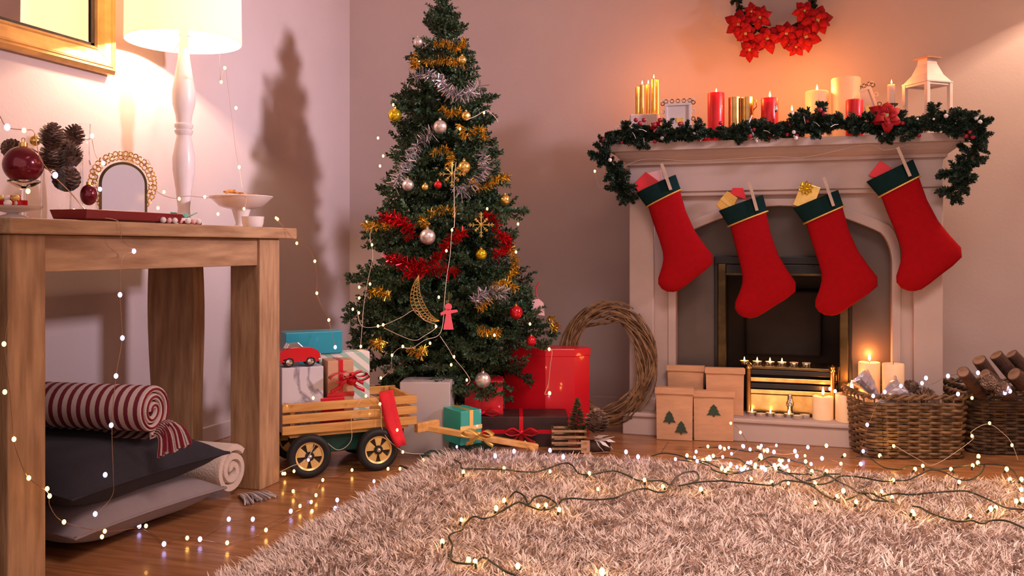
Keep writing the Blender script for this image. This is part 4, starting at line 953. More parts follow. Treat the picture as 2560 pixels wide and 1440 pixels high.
bag('kraft bag with two dark tree prints, front left of the hearth', 1642, 1730, 972, PZ(1686, 1101, 0), 0.001, [(-0.14, 0.32), (0.19, 0.13)], rz=0.10)
bag('kraft bag with one dark tree print, front right next to the hearth', 1736, 1832, 980, PZ(1784, 1103, 0), 0.001, [(0.0, 0.50)], rz=0.16)
b = PY(1712, 1000, 3.40); bag('crumpled kraft bag on the hearth behind the two-tree bag', 1672, 1758, 916, Vector((b.x, 3.42, 0)), HZ, [], rz=0.05, d=0.06)
b = PY(1812, 1000, 3.38); bag('kraft bag on the hearth behind the one-tree bag', 1768, 1858, 922, Vector((b.x, 3.385, 0)), HZ, [], rz=0.1, d=0.06)
p = PZ(2166, 1112, 0); t = thing('wooden_block', 'narrow pale wood block standing left of the wicker basket', 'block', (p.x, p.y, 0), A)
MB().box((-0.011, 0, 0), (0.011, 0.03, 0.092)).build('block', M['kraft'], t, bevel=0.001)

# ================================================================== gifts
def gift(label, p, w_, d, h, m, rz=0.0, ribbon=None, bow=False, rw=0.014, group=None, z=None, lid=False, name='gift_box'):
    t = thing(name, label, 'gift', p, rz, group)
    MB().box((-w_/2, 0, 0), (w_/2, d, h)).build('box', m, t, bevel=0.002)
    if ribbon:
        e = 0.0015
        MB().box((-rw/2, -e, -0.0), (rw/2, 0, h+e)).box((-rw/2, 0, h), (rw/2, d, h+e)).box((-rw/2, d, 0), (rw/2, d+e, h+e)).build('ribbon', ribbon, t)
        MB().box((-w_/2-e, -e*0.9, h*0.5-rw/2), (w_/2+e, 0, h*0.5+rw/2)).build('cross_ribbon', ribbon, t)
    if bow: ribbon_bow(t, (0, -0.006, h*0.5) if bow == 'front' else (0, d*0.5, h), bow == 'front', ribbon, min(w_, 0.12))
    return t
def ribbon_bow(t, c, front, m, w_):
    c = Vector(c); up = Vector((0, 0, 1)); ou = Vector((0, -1, 0)) if front else Vector((0, 0, 1)); hor = Vector((1, 0, 0)); sec = up if front else Vector((0, -1, 0))
    for s in (-1, 1):
        pts = smooth_path([c, c+hor*s*w_*0.25+sec*w_*0.16+ou*0.012, c+hor*s*w_*0.48+sec*w_*0.05+ou*0.016, c+hor*s*w_*0.28-sec*w_*0.06+ou*0.012, c], 5)
        rings = []
        for i, q in enumerate(pts): rings.append([q+ou*0.009+up*0.0, q-ou*0.009*0])
        mb = MB(); wd = ou*0.026
        k = len(mb.v)
        for q in pts: mb.v += [tuple(q-wd*0.3), tuple(q+wd)]
        for i in range(len(pts)-1): mb.face([2*i, 2*i+1, 2*i+3, 2*i+2])
        o = mb.build('bow_loop', m, t, smooth=True); sd = o.modifiers.new('thick', 'SOLIDIFY'); sd.thickness = 0.0012
        tail = smooth_path([c, c+hor*s*w_*0.2-sec*w_*0.2+ou*0.006, c+hor*s*w_*0.42-sec*w_*0.32+ou*0.004], 5); mb = MB()
        nn = hor.cross(ou)*0.006
        for q in tail: mb.v += [tuple(q-nn+ou*0.001), tuple(q+nn+ou*0.001)]
        for i in range(len(tail)-1): mb.face([2*i, 2*i+1, 2*i+3, 2*i+2])
        o = mb.build('bow_tail', m, t, smooth=True); sd = o.modifiers.new('thick', 'SOLIDIFY'); sd.thickness = 0.0012
    MB().ball(c+ou*0.008, 0.009, 10, 6).build('knot', m, t, smooth=True)
# big hexagonal red box
p = PZ(1368, 1078, 0); p = at(1368, 1078, 3.37); p.z = 0; t = thing('hat_box', 'big glossy red six-sided box right of the Christmas tree', 'gift', (p.x, p.y, 0), A)
S = 3.37/F; h = (HY-870)*S+EYE; hexp = [(-108*S, 0.06), (-5*S, -0.03), (66*S, -0.03), (108*S, 0.02), (100*S, 0.05), (-20*S, 0.13), (-90*S, 0.13)]
MB().prism(hexp, (0, 0, 0), (1, 0, 0), (0, 1, 0), (0, 0, h-0.002)).build('box', M['redpaper'], t, bevel=0.003)
MB().prism([(x*1.02, y if y > 0 else y-0.002) for x, y in hexp], (0, 0, h-0.03), (1, 0, 0), (0, 1, 0), (0, 0, 0.03)).build('lid', M['redpaper'], t, bevel=0.003)
S = 3.22/F; p = at(1209, 1075, 3.22); p.z = 0
gift('small red gift with a satin ribbon under the champagne bauble', p, 96*S, 0.12, (HY-952)*S+EYE, M['redpaper'], A, ribbon=M['redribbon'], bow='front')
S = 3.05/F; p = at(1062, 1060, 3.05); p.z = 0
gift('pearl grey gift box standing between the wagon and the tree', p, 126*S, 0.13, (HY-956)*S+EYE, M['pinkgrey'], A-0.05)
# dark flat gift with red bow
S = 3.17/F; p = at(1303, 1105, 3.17); p.z = 0
gift('flat dark brown gift with a red bow in front of the big red box', p, 235*S, 0.16, (HY-1042)*S+EYE, M['darkgift'], A, ribbon=M['redribbon'], bow='front')
# green gift on the floor, propped on the plank
S = 2.98/F
p = at(1178, 1108, 2.98); pz = 0.0; gb = gift('dark green box lying on the floor under the small sea-green gift', (p.x, p.y, 0.001), 0.15, 0.10, 0.05, M['darkgreen'], A)
p = at(1178, 1090, 2.97); gift('small sea-green gift with a gold ribbon beside the wagon handle', (p.x, p.y, 0.0515), 62*S, 0.11, (HY-1026)*S+EYE-0.05, M['green'], A+0.62, ribbon=M['goldribbon'])
p = at(1135, 1145, 2.88); gift('flat bottle-green box at the corner of the rug', (p.x-0.05, p.y, 0.001), 0.14, 0.08, 0.028, M['darkgreen'], A-0.35)
t = thing('gold_bow', 'curled gold ribbon bow in front of the sea-green gift', 'ribbon', at(1200, 1085, 2.90)); ribbon_bow(t, (0, 0, 0), True, M['goldribbon'], 0.11)

# ------------------------------------------------------------------ wagon
wa = Vector((-1.490, 2.382, 0)); wb_ = at(1042, 1163, 2.90); wb_.z = 0; wd_ = (wb_-wa); WL = wd_.length; wd_.normalize(); wrz = math.atan2(wd_.y, wd_.x); WD = 0.24
wg = thing('toy_wagon', 'slatted pine toy wagon with black wheels and gold hubs, loaded with gifts', 'wagon', (wa.x, wa.y, 0), wrz)
z0w, z1w = 0.132, 0.226; slh = 0.026; gap = (z1w-z0w-3*slh)/2
for i in range(3):
    z = z0w+i*(slh+gap)
    for y in (0, WD-0.012): MB().box((0, y, z), (WL, y+0.012, z+slh)).build('slat', M['pine'], wg, bevel=0.002)
    for x in (0.0125, WL-0.0245): MB().box((x, 0.0125, z), (x+0.012, WD-0.0125, z+slh)).build('end_slat', M['pine'], wg, bevel=0.002)
for x in (0.026, WL-0.042):
    for y in (0.0125, WD-0.0245): MB().box((x, y, z0w), (x+0.014, y+0.012, z1w-0.002)).build('corner_post', M['pine'], wg, bevel=0.001)
MB().box((0.025, 0.0125, z0w-0.012), (WL-0.025, WD-0.0125, z0w-0.001)).build('bed', M['pine'], wg)
MB().box((0.06, 0.04, 0.06), (WL-0.03, WD-0.04, 0.118)).build('chassis', M['darkgreen'], wg, bevel=0.004)
for x in (PZ(762, 1150, 0.06), ): pass
def wheel(x, y):
    t = thing  # noqa
    R_ = 0.066
    tyre = MB().lathe([(0.043, -0.010), (0.052, -0.015), (0.061, -0.014), (R_, -0.008), (R_+0.0, 0.008), (0.061, 0.014), (0.052, 0.015), (0.043, 0.010), (0.043, -0.010)], 40, (0, 0, 0), (0, 1, 0), cap=False).build('wheel', M['tyre'], wg, smooth=True, loc=(x, y, R_+0.001))
    h = MB().lathe([(0.038, -0.009), (0.043, -0.012), (0.043, 0.008), (0.038, 0.008), (0.038, -0.009)], 40, (0, 0, 0), (0, 1, 0), cap=False); h.build('rim', M['hubgold'], tyre, smooth=True)
    for k in range(5):
        a = k*2*PI/5+0.3; ps = [(0.013*math.cos(a-0.5), 0.013*math.sin(a-0.5)), (0.039*math.cos(a-0.36), 0.047*math.sin(a-0.36)), (0.039*math.cos(a+0.36), 0.047*math.sin(a+0.36)), (0.013*math.cos(a+0.5), 0.013*math.sin(a+0.5))]
        MB().prism(ps, (0, -0.008, 0), (1, 0, 0), (0, 0, 1), (0, 0.008, 0)).build('spoke', M['hubgold'], tyre, bevel=0.001)
    MB().lathe([(0.040, -0.001), (0.040, 0.006)], 32, (0, 0, 0), (0, 1, 0)).build('dish', M['darkwood'], tyre)
    MB().lathe([(0.014, -0.012), (0.014, 0.0)], 20, (0, 0, 0), (0, 1, 0)).build('hub', M['black'], tyre)
    MB().ball((0, -0.013, 0), 0.0075, 12, 8).build('hub_cap', M['chrome'], tyre, smooth=True)
for x in (0.078, 0.293):
    wheel(x, -0.014); wheel(x, WD+0.014)
    MB().tube([(x, -0.01, 0.067), (x, WD+0.01, 0.067)], 0.005, 8).build('axle', M['black'], wg)
def wpt(px, py, y): # point on plane local y of the wagon
    n = Vector((-wd_.y, wd_.x, 0)); o = wa+n*y; d = ray(px, py); return CAM+d*((o-CAM).dot(n)/d.dot(n))
nrm_w = Vector((-wd_.y, wd_.x, 0))
def in_wagon(px, yloc, z=None):
    q = wpt(px, 1000, yloc); return Vector((q.x, q.y, z if z is not None else z0w))
inv = Matrix.Rotation(-wrz, 4, 'Z')
q = in_wagon(757, 0.030); S = depth(q)/F
h1 = (HY-918)*S+EYE-z0w
gift('white marble-print gift at the wagon back, under the red toy car', q, 104*S, 0.10, h1, M['marble'], wrz)
q3 = in_wagon(862, 0.150); S3 = depth(q3)/F; h3 = (HY-881)*S3+EYE-z0w
gift('mint and white striped gift standing in the wagon', q3, 128*S3, 0.065, h3, M['stripe'], wrz)
q2 = in_wagon(852, 0.045); S2 = depth(q2)/F; h2 = (HY-901)*S2+EYE-z0w
t = gift('brown kraft gift with a red bow in front of the striped gift', q2, 66*S2, 0.08, h2, M['kraft'], wrz, ribbon=M['redribbon'])
c = wpt(868, 945, 0.02); bt_ = thing('red_bow', 'big loose red satin bow on the wagon gifts', 'ribbon', c, wrz)
ribbon_bow(bt_, (0, 0, 0), True, M['redribbon'], 0.13); ribbon_bow(bt_, (0.01, -0.012, 0.012), True, M['redribbon'], 0.09)
bl_ = bauble('shiny red bauble tucked among the wagon ribbons', 878, 950, 14, M['bred'], group=None, p=wpt(878, 950, 0.010))
q = in_wagon(832, 0.028); gift('little red gift low in the wagon below the kraft gift', (q.x, q.y, z0w+0.0), 0.075, 0.02, zpx(832, 985, 2.6)-z0w+0.005, M['redpaper'], wrz)
# teal box resting on the striped gift and the marble gift behind
q = wpt(786, 880, 0.145); S = depth(q)/F
gift('teal gift box behind the red toy car', (q.x, q.y, z0w), 148*S, 0.075, 0.001+h3, M['teal'], wrz) if False else None
tz = max(h1, h3)+z0w
q4 = in_wagon(770, 0.145); gift('plain teal gift standing under the higher teal box in the wagon', (q4.x, q4.y, z0w), 0.060, 0.07, h3-0.0005, M['teal'], wrz)
q = in_wagon(786, 0.140, z0w+h3+0.0005); gift('bright teal gift box highest on the wagon load, behind the toy car', q, 142*S, 0.085, (HY-830)*S+EYE-(z0w+h3), M['teal'], wrz)
# red cloth hanging over the side
c0, c1 = wpt(968, 985, -0.004), wpt(1000, 1112, -0.05); t = thing('red_cloth', 'narrow red cloth hanging over the side of the wagon', 'cloth', wpt(968, 985, 0.0)); off = Vector(t.location)
pl_, pr_ = [(948, 990), (954, 1020), (962, 1060), (980, 1100), (990, 1118)], [(984, 983), (992, 1020), (1002, 1060), (1012, 1095), (1016, 1112)]
mb = MB(); k = len(pl_)
rows = [(wpt(950, 982, 0.05), wpt(986, 976, 0.05)), (wpt(948, 985, 0.012), wpt(984, 979, 0.012))]+[(wpt(*a, y), wpt(*b, y)) for a, b, y in zip(pl_, pr_, (-0.004, -0.008, -0.018, -0.035, -0.045))]
for a, b in rows:
    for f in np.linspace(0, 1, 5):
        q = a.lerp(b, float(f)); q = q+nrm_w*(-0.004*math.sin(f*PI*2)); mb.v.append(tuple(q-off))
for i in range(len(rows)-1):
    for j in range(4): a = i*5+j; mb.face([a, a+1, a+6, a+5])
o = mb.build('cloth', M['redcloth'], t, smooth=True); sd = o.modifiers.new('thick', 'SOLIDIFY'); sd.thickness = 0.004
# wooden pull handle lying toward the right
ha, hb = at(1060, 1068, 2.93), at(1345, 1118, 2.97)
MBh = MB().bar(ha, hb, 0.022, 0.020); MBh.build('pull_handle', M['pine'], wg, bevel=0.003).matrix_parent_inverse = wg.matrix_world.inverted()
bpy.context.view_layer.update()
for ch in [o for o in SC.objects if o.parent == wg and o.name.startswith('pull_handle')]: ch.matrix_parent_inverse = wg.matrix_world.inverted()
hc_ = MB(); hc_.bar(at(1040, 1070, 2.90), at(1095, 1060, 2.96), 0.02, 0.03); o = hc_.build('handle_joint', M['pine'], wg, bevel=0.002); o.matrix_parent_inverse = wg.matrix_world.inverted()
MB().tube([at(1310, 1105, 2.97), at(1335, 1128, 2.95)], 0.007, 8).build('handle_grip', M['pine'], wg).matrix_parent_inverse = wg.matrix_world.inverted()

# toy car on the marble gift
q = in_wagon(752, 0.035, z0w+h1+0.001); S = depth(q)/F
car = thing('toy_car', 'red toy car parked on the marble-print gift', 'toy car', q, wrz); cl = 102*S
side = [(-0.5, 0.16), (-0.5, 0.36), (-0.42, 0.42), (-0.22, 0.46), (-0.1, 0.47), (0.05, 0.46), (0.25, 0.46), (0.40, 0.40), (0.47, 0.32), (0.49, 0.2), (0.47, 0.12), (0.36, 0.12), (0.33, 0.20), (0.24, 0.23), (0.15, 0.20), (0.12, 0.12), (-0.16, 0.12), (-0.19, 0.20), (-0.28, 0.23), (-0.37, 0.20), (-0.40, 0.12), (-0.48, 0.12)]
MB().prism([(x*cl, z*cl) for x, z in side], (0, 0, 0), (1, 0, 0), (0, 0, 1), (0, 0.055, 0)).build('body', M['carpaint'], car, bevel=0.003, smooth=True)
MB().prism([(x*cl, z*cl) for x, z in [(-0.36, 0.44), (-0.28, 0.58), (-0.05, 0.60), (0.08, 0.47)]], (0, 0.006, 0), (1, 0, 0), (0, 0, 1), (0, 0.043, 0)).build('windscreen', M['chrome'], car, bevel=0.002)
for x in (-0.28, 0.24):
    for y in (0.001, 0.046):
        w1 = MB().lathe([(0.030*cl/0.12, 0), (0.034*cl/0.24, 0.0)], 8).v and None
        wv = MB().lathe([(0.07*cl, 0), (0.115*cl, 0.001), (0.115*cl, 0.009), (0.07*cl, 0.010)], 24, (0, 0, 0), (0, 1, 0)).build('wheel', M['tyre'], car, smooth=True, loc=(x*cl, y, 0.115*cl))
        MB().lathe([(0.0, -0.002), (0.03*cl, -0.002), (0.075*cl, 0.0), (0.07*cl, 0.002)], 16, (0, 0, 0), (0, 1, 0)).build('hubcap', M['chrome'], wv, smooth=True)
MB().bar((0.46*cl, -0.001, 0.16*cl), (0.46*cl, 0.056, 0.16*cl), 0.006, 0.006).build('bumper', M['chrome'], car, bevel=0.001)
MB().ball((0.46*cl, 0.006, 0.28*cl), 0.005, 10, 6).ball((0.46*cl, 0.049, 0.28*cl), 0.005, 10, 6).build('headlamps', M['ceramic'], car, smooth=True)

# ------------------------------------------------------------------ pinecones
def cone_mesh(r=0.03, h=0.06, seed=0, frost=False):
    random.seed(seed); m = MB(); m.ball((0, 0, h*0.5), r*0.55, 10, 6, (1, 1, h*0.85/(r*1.1))); n = 80
    for i in range(n):
        t = (i+0.5)/n; a = i*2.39996; z = h*(0.04+0.92*t); rr = r*math.sin(PI*min(1, 0.18+t*0.80))**0.7*0.98
        d = Vector((math.cos(a), math.sin(a), 0)); s = Vector((-math.sin(a), math.cos(a), 0)); w_ = r*0.30*(1-0.4*t); k = len(m.v); o = d*rr*0.4+Vector((0, 0, z)); tip = d*rr+Vector((0, 0, z+r*0.20))
        m.cur = 0
        m.v += [tuple(o-s*w_*0.6), tuple(o+s*w_*0.6), tuple(tip+s*w_), tuple(tip+d*r*0.12+Vector((0, 0, r*0.05))), tuple(tip-s*w_), tuple(o+d*0.001-Vector((0, 0, r*0.14)))]
        for f in ([0, 1, 2, 3, 4], [5, 2, 1], [5, 3, 2], [5, 4, 3], [5, 0, 4]): m.face([k+j for j in f])
    return m.mesh('scales', M['cone'])
CN = [cone_mesh(seed=i) for i in range(2)]
def pinecone(label, p, s=1.0, rot=(0, 0, 0), group=None):
    t = thing('pinecone', label, 'pinecone', p, 0, group, rot=rot); link_mesh('scales', CN[0], t, scale=s); return t

# little sledge crate with a bottle-brush tree, frosted cone decoration
p = at(1423, 1125, 3.06); p.z = 0.001; S = 3.06/F; t = thing('toy_crate', 'miniature dark wood slatted crate in front of the big red box', 'crate', p, A)
cw, chh = 82*S, 62*S
for sx in (-1, 1):
    for y in (0.0, 0.055): MB().box((sx*cw/2-0.004, y, 0), (sx*cw/2+0.004, y+0.008, chh)).build('post', M['brass'] if False else M['tarnish'], t)
for i in range(4):
    z = 0.012+i*0.02; MB().box((-cw/2-0.004, -0.003, z), (cw/2+0.004, 0.0, z+0.008)).build('slat', M['wood'], t, bevel=0.001)
    MB().box((-cw/2-0.004, 0.063, z), (cw/2+0.004, 0.066, z+0.008)).build('slat', M['wood'], t, bevel=0.001)
MB().box((-cw/2, 0, 0.004), (cw/2, 0.063, 0.01)).build('floor_board', M['darkwood'], t)
def brush_tree(label, p, h, r):
    t = thing('bottle_brush_tree', label, 'ornament', p); random.seed(3); m = MB(); m.cur = 0
    for i in range(16): z = h*(0.15+0.85*i/16); rr = r*(1-i/16)+0.004; needles(m, (0, 0, z), (0, 0, z+h/16), 46, rr*1.1, 0.0012, 2.0, 0.25, 0.0)
    m.build('bristles', M['needle'], t); MB().tube([(0, 0, 0), (0, 0, h*0.98)], 0.002, 5).build('stem', M['bark'], t)
brush_tree('tiny green bottle-brush tree standing in the miniature crate', at(1443, 1112, 3.10), 0.16, 0.05)
p = at(1490, 1118, 3.05); p.z = 0.001; t = thing('log_slice', 'brown log piece with frosted leaves beside the miniature crate', 'decoration', p, A)
MB().tube([(-0.055, 0.03, 0.022), (0.05, 0.03, 0.022)], 0.021, 14).build('log', M['logbark'], t, smooth=True)
MB().box((-0.05, 0.008, 0.002), (-0.02, 0.012, 0.045)).build('bark_chip', M['kraft'], t)
random.seed(4); 
for k in range(12):
    a = random.uniform(-0.3, 0.9); link_mesh('frosted_leaf', bpy.data.meshes.get('frosted_leaf') or (lambda me: me)(MB().prism([(0, 0), (0.02, 0.007), (0.045, 0), (0.02, -0.007)], (0, 0, 0), (1, 0, 0), (0, 1, 0), (0, 0, 0.001)).mesh('frosted_leaf', M['frost'])), t, (random.uniform(-0.01, 0.04), random.uniform(0.0, 0.04), random.uniform(0.04, 0.055)), (random.uniform(-0.8, 0.8), a, random.uniform(-0.7, 0.7)))
pinecone('pinecone standing on the log piece beside the miniature crate', at(1490, 1082, 3.06), 1.35, (0.2, 0.1, 0))
p = at(1350, 1128, 3.0); p.z = 0.003; t = thing('twig_piece', 'short brown twig lying at the back edge of the rug', 'twig', p, 0.4); MB().tube([(-0.03, 0, 0.008), (0.03, 0.01, 0.01)], 0.007, 8).build('twig', M['bark'], t)

# ------------------------------------------------------------------ grapevine wreath leaning on the wall
gc = at(1516, 908, 3.42); t = thing('grapevine_wreath', 'large bare grapevine wreath leaning on the wall left of the fireplace', 'wreath', gc, A-0.4)
random.seed(21); S = 3.42/F
for k in range(42):
    m = MB(); a0 = random.uniform(0, 2*PI); ar = random.uniform(2.2, 5.6); dr = random.uniform(-24, 24); n = 40; ph = random.uniform(0, 6); f = random.choice((2, 3, 4)); pts = []
    for i in range(n+1):
        a = a0+ar*i/n; r = 1.0+(dr+12*math.sin(f*a+ph))/130
        pts.append(Vector((105*S*r*math.cos(a)*0.98, 0.016*math.sin(f*a+ph*1.3)+random.uniform(-0.001, 0.001)+0.02*math.sin(a+0.6), 133*S*r*math.sin(a))))
    e = pts[-1]+(pts[-1]-pts[-2]).normalized()*random.uniform(0.0, 0.05)+Vector((0, random.uniform(-0.02, 0.02), 0)); pts.append(e)
    m.tube(pts, random.uniform(0.0022, 0.0042), 5); o = m.build('vine', M['twig'], t, smooth=True)
# ================================================================== wicker baskets
def basket(label, p, w_, d, h, rz, m, taper=0.93, hole=True):
    t = thing('wicker_basket', label, 'basket', p, rz); random.seed(int(w_*1000)); r = 0.05
    def per(s, z):
        k = taper+(1-taper)*z/h; W, D = w_/2*k, d/2*k; segs = [(W-r, 0), (W, -1)]; Lx, Ly = 2*(W-r), 2*(D-r); Lc = PI*r/2; tot = 2*Lx+2*Ly+4*Lc; s = (s % 1)*tot
        for (kind, L_, x0, y0, a0) in (('l', Lx, -(W-r), -D, 0), ('c', Lc, W-r, -(D-r), -PI/2), ('l', Ly, W, -(D-r), PI/2), ('c', Lc, W-r, D-r, 0), ('l', Lx, W-r, D, PI), ('c', Lc, -(W-r), D-r, PI/2), ('l', Ly, -W, D-r, -PI/2), ('c', Lc, -(W-r), -(D-r), PI)):
            if s <= L_:
                if kind == 'l': c, s_ = math.cos(a0), math.sin(a0); return Vector((x0+c*s, y0+s_*s, z)), Vector((s_, -c, 0))
                a = a0+s/L_*PI/2; return Vector((x0+r*math.cos(a), y0+r*math.sin(a), z)), Vector((math.cos(a), math.sin(a), 0))
            s -= L_
        return Vector((-(W-r), -D, z)), Vector((0, -1, 0))
    ns = 30; rows = int(h/0.0112); m1 = MB()
    for i in range(rows):
        z = 0.006+i*(h-0.02)/rows; pts = []
        for k in range(ns*4+1):
            q, n_ = per(k/(ns*4), z); pts.append(q+n_*0.0055*math.cos(PI*(k/4+(i % 2)))+Vector((0, 0, random.uniform(-0.0006, 0.0006))))
        m1.tube(pts, 0.0052, 6, cap=False, sq=0.8)
    o = m1.build('weave', m, t, smooth=True); o['kind'] = 'stuff'
    for k in range(ns):
        a, na = per((k+0.5)/ns, 0.0); b, nb = per((k+0.5)/ns, h-0.004)
        if na.y < 0.5: MB().tube([a, b], 0.0028, 5).build('stake', m, t)
    m1 = MB()
    for f in (0, 1):
        pts = []
        for k in range(121):
            q, n_ = per(k/120, h); pts.append(q+n_*0.006*math.cos(k*0.9+f*PI)+Vector((0, 0, 0.006*math.sin(k*0.9+f*PI))))
        m1.tube(pts, 0.0052, 6, cap=False)
    m1.build('rim', m, t, smooth=True)
    MB().box((-w_/2*taper+0.02, -d/2*taper+0.01, 0.004), (w_/2*taper-0.02, d/2*taper-0.01, 0.012)).build('bottom', m, t)
    return t
b1 = at(2300, 1147, 2.97); c1 = b1+FW*0.13; c1.z = 0.002; S = 2.99/F
basket('brown wicker basket nearest the hearth, filled with silver paper and pinecones', c1, 262*S, 0.25, 0.205, A-0.03, M['wicker'])
c2 = at(2575, 1128, 3.03)+FW*0.13; c2.z = 0.002
basket('dark wicker basket at the right edge holding firewood', c2, 0.37, 0.25, 0.215, A-0.02, M['wickerdark'])
# filling boards so the contents rest on something
for c, lab in ((c1, 'brown paper packing in the nearer basket'), (c2, 'dark packing in the right basket')):
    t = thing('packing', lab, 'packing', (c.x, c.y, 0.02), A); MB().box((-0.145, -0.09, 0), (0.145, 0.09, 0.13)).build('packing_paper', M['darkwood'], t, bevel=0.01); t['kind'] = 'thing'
def rel(c, x, y, z): q = Vector(c)+RT*x+FW*y; q.z = z; return q
def crumple(label, p, r, seed, rot=(0, 0, 0)):
    random.seed(seed); t = thing('silver_paper_cone', label, 'decoration', p, 0, rot=rot); rings = []
    for i in range(9):
        z = i/8; rr = r*(0.25+0.75*z); rings.append([(rr*math.cos(a)*(1+random.uniform(-0.10, 0.10)), rr*math.sin(a)*(1+random.uniform(-0.10, 0.10)), z*r*2.3+random.uniform(-0.002, 0.002)) for a in np.linspace(0, 2*PI, 19)[:-1]])
    o = MB().loft(rings, cap=False).build('paper', M['foil'], t); sd = o.modifiers.new('thick', 'SOLIDIFY'); sd.thickness = 0.001
    return t
crumple('crumpled silver paper cone leaning in the nearer basket', rel(c1, -0.10, -0.03, 0.165), 0.046, 1, (0.3, 0.9, 0.4))
crumple('second silver paper cone behind in the nearer basket', rel(c1, -0.075, 0.03, 0.185), 0.038, 2, (-0.1, -0.7, 0.2))
for k, (x, y, z, s, r) in enumerate(((-0.01, -0.05, 0.175, 1.0, (1.2, 0.3, 0)), (0.035, -0.03, 0.18, 1.1, (0.6, 1.0, 0)), (0.075, -0.045, 0.172, 0.9, (1.3, -0.4, 0)), (0.01, 0.02, 0.185, 1.1, (0.3, 0.8, 1)), (-0.045, -0.07, 0.17, 0.8, (1.0, 1.0, 0)))):
    pinecone(['dark pinecone at the front middle of the nearer basket', 'large pinecone on top of the nearer basket', 'pinecone at the right of the nearer basket', 'pinecone at the back of the nearer basket', 'small pinecone beside the silver paper in the nearer basket'][k], rel(c1, x, y, z), s, r, 'pinecones in the nearer basket')
def log(label, a, b, r):
    a, b = Vector(a), Vector(b); t = thing('firewood_log', label, 'log', a, 0, 'firewood in the right basket'); d = b-a
    MB().tube([(0, 0, 0), d*0.5, d], [r, r*1.03, r*0.97], 14).build('bark', M['logbark'], t, smooth=False)
    dn = d.normalized()
    MB().tube([-dn*0.0015, dn*0.001], r*0.88, 14).build('cut_face', M['logcut'], t); MB().tube([d-dn*0.001, d+dn*0.0015], r*0.86, 14).build('cut_face', M['logcut'], t)
for k, (pa, pb, r) in enumerate((((2408, 930, 2.93), (2450, 985, 3.02), 0.020), ((2448, 900, 2.98), (2500, 975, 3.02), 0.022), ((2490, 888, 3.02), (2555, 965, 3.03), 0.022), ((2528, 885, 3.05), (2600, 960, 3.05), 0.021), ((2462, 935, 2.94), (2530, 990, 2.98), 0.020), ((2535, 935, 2.93), (2600, 985, 2.96), 0.024))):
    log(['small log at the left of the right basket', 'tall slanting log second from left in the right basket', 'slanting log in the middle of the right basket', 'slanting log near the picture edge in the right basket', 'log in front low in the right basket', 'thick log lying at the picture edge'][k], at(*pa), at(*pb), r)
for k, (px, py) in enumerate(((2470, 960), (2500, 975))): pinecone(['pinecone among the logs of the right basket', 'second pinecone under the logs of the right basket'][k], at(px, py, 2.92), 0.8, (1.2, 0.2*k, 0), 'pinecones in the right basket')

# ================================================================== things under the console table
def cushion(label, c, w_, d, h, m, rz=0.0, tilt=(0, 0)):
    t = thing('cushion', label, 'cushion', c, 0, rot=(tilt[0], tilt[1], rz)); n = 22; mb = MB()
    for side in (1, -1):
        b = len(mb.v)
        for i in range(n+1):
            for j in range(n+1):
                u, v = i/n*2-1, j/n*2-1; e = (1-abs(u)**3.4)*(1-abs(v)**3.4); pin = 1-0.07*(1-abs(v)**2)*abs(u)**3; piv = 1-0.07*(1-abs(u)**2)*abs(v)**3
                z = h/2*(max(e, 0)**0.55)*side*(1+0.05*math.sin(4*u+2*v)+0.04*math.sin(7*v-3*u)); mb.v.append((u*w_/2*pin, v*d/2*piv, h/2+z))
        for i in range(n):
            for j in range(n): a = b+i*(n+1)+j; mb.face([a, a+1, a+n+2, a+n+1])
    mb.build('cover', m, t, smooth=True)
    per = []
    for k in range(81):
        s = k/80*4; q = int(s) % 4; f = (s-int(s))*2-1
        u, v = [(f, -1), (1, f), (-f, 1), (-1, -f)][q]; pin = 1-0.07*(1-abs(v)**2)*abs(u)**3; piv = 1-0.07*(1-abs(u)**2)*abs(v)**3; per.append((u*w_/2*pin, v*d/2*piv, h/2))
    MB().tube(per, 0.0035, 6, cap=False).build('piping', m, t, smooth=True)
    return t
cushion('grey-mauve cotton cushion lying lowest on the floor under the table', (-1.735, 1.855, 0.002), 0.50, 0.47, 0.116, M['lilac'], -0.12)
cushion('charcoal cushion with pointed corners on top of the grey-mauve one', (-1.75, 1.85, 0.098), 0.53, 0.50, 0.132, M['greycloth'], -0.10, (0, 0.05))
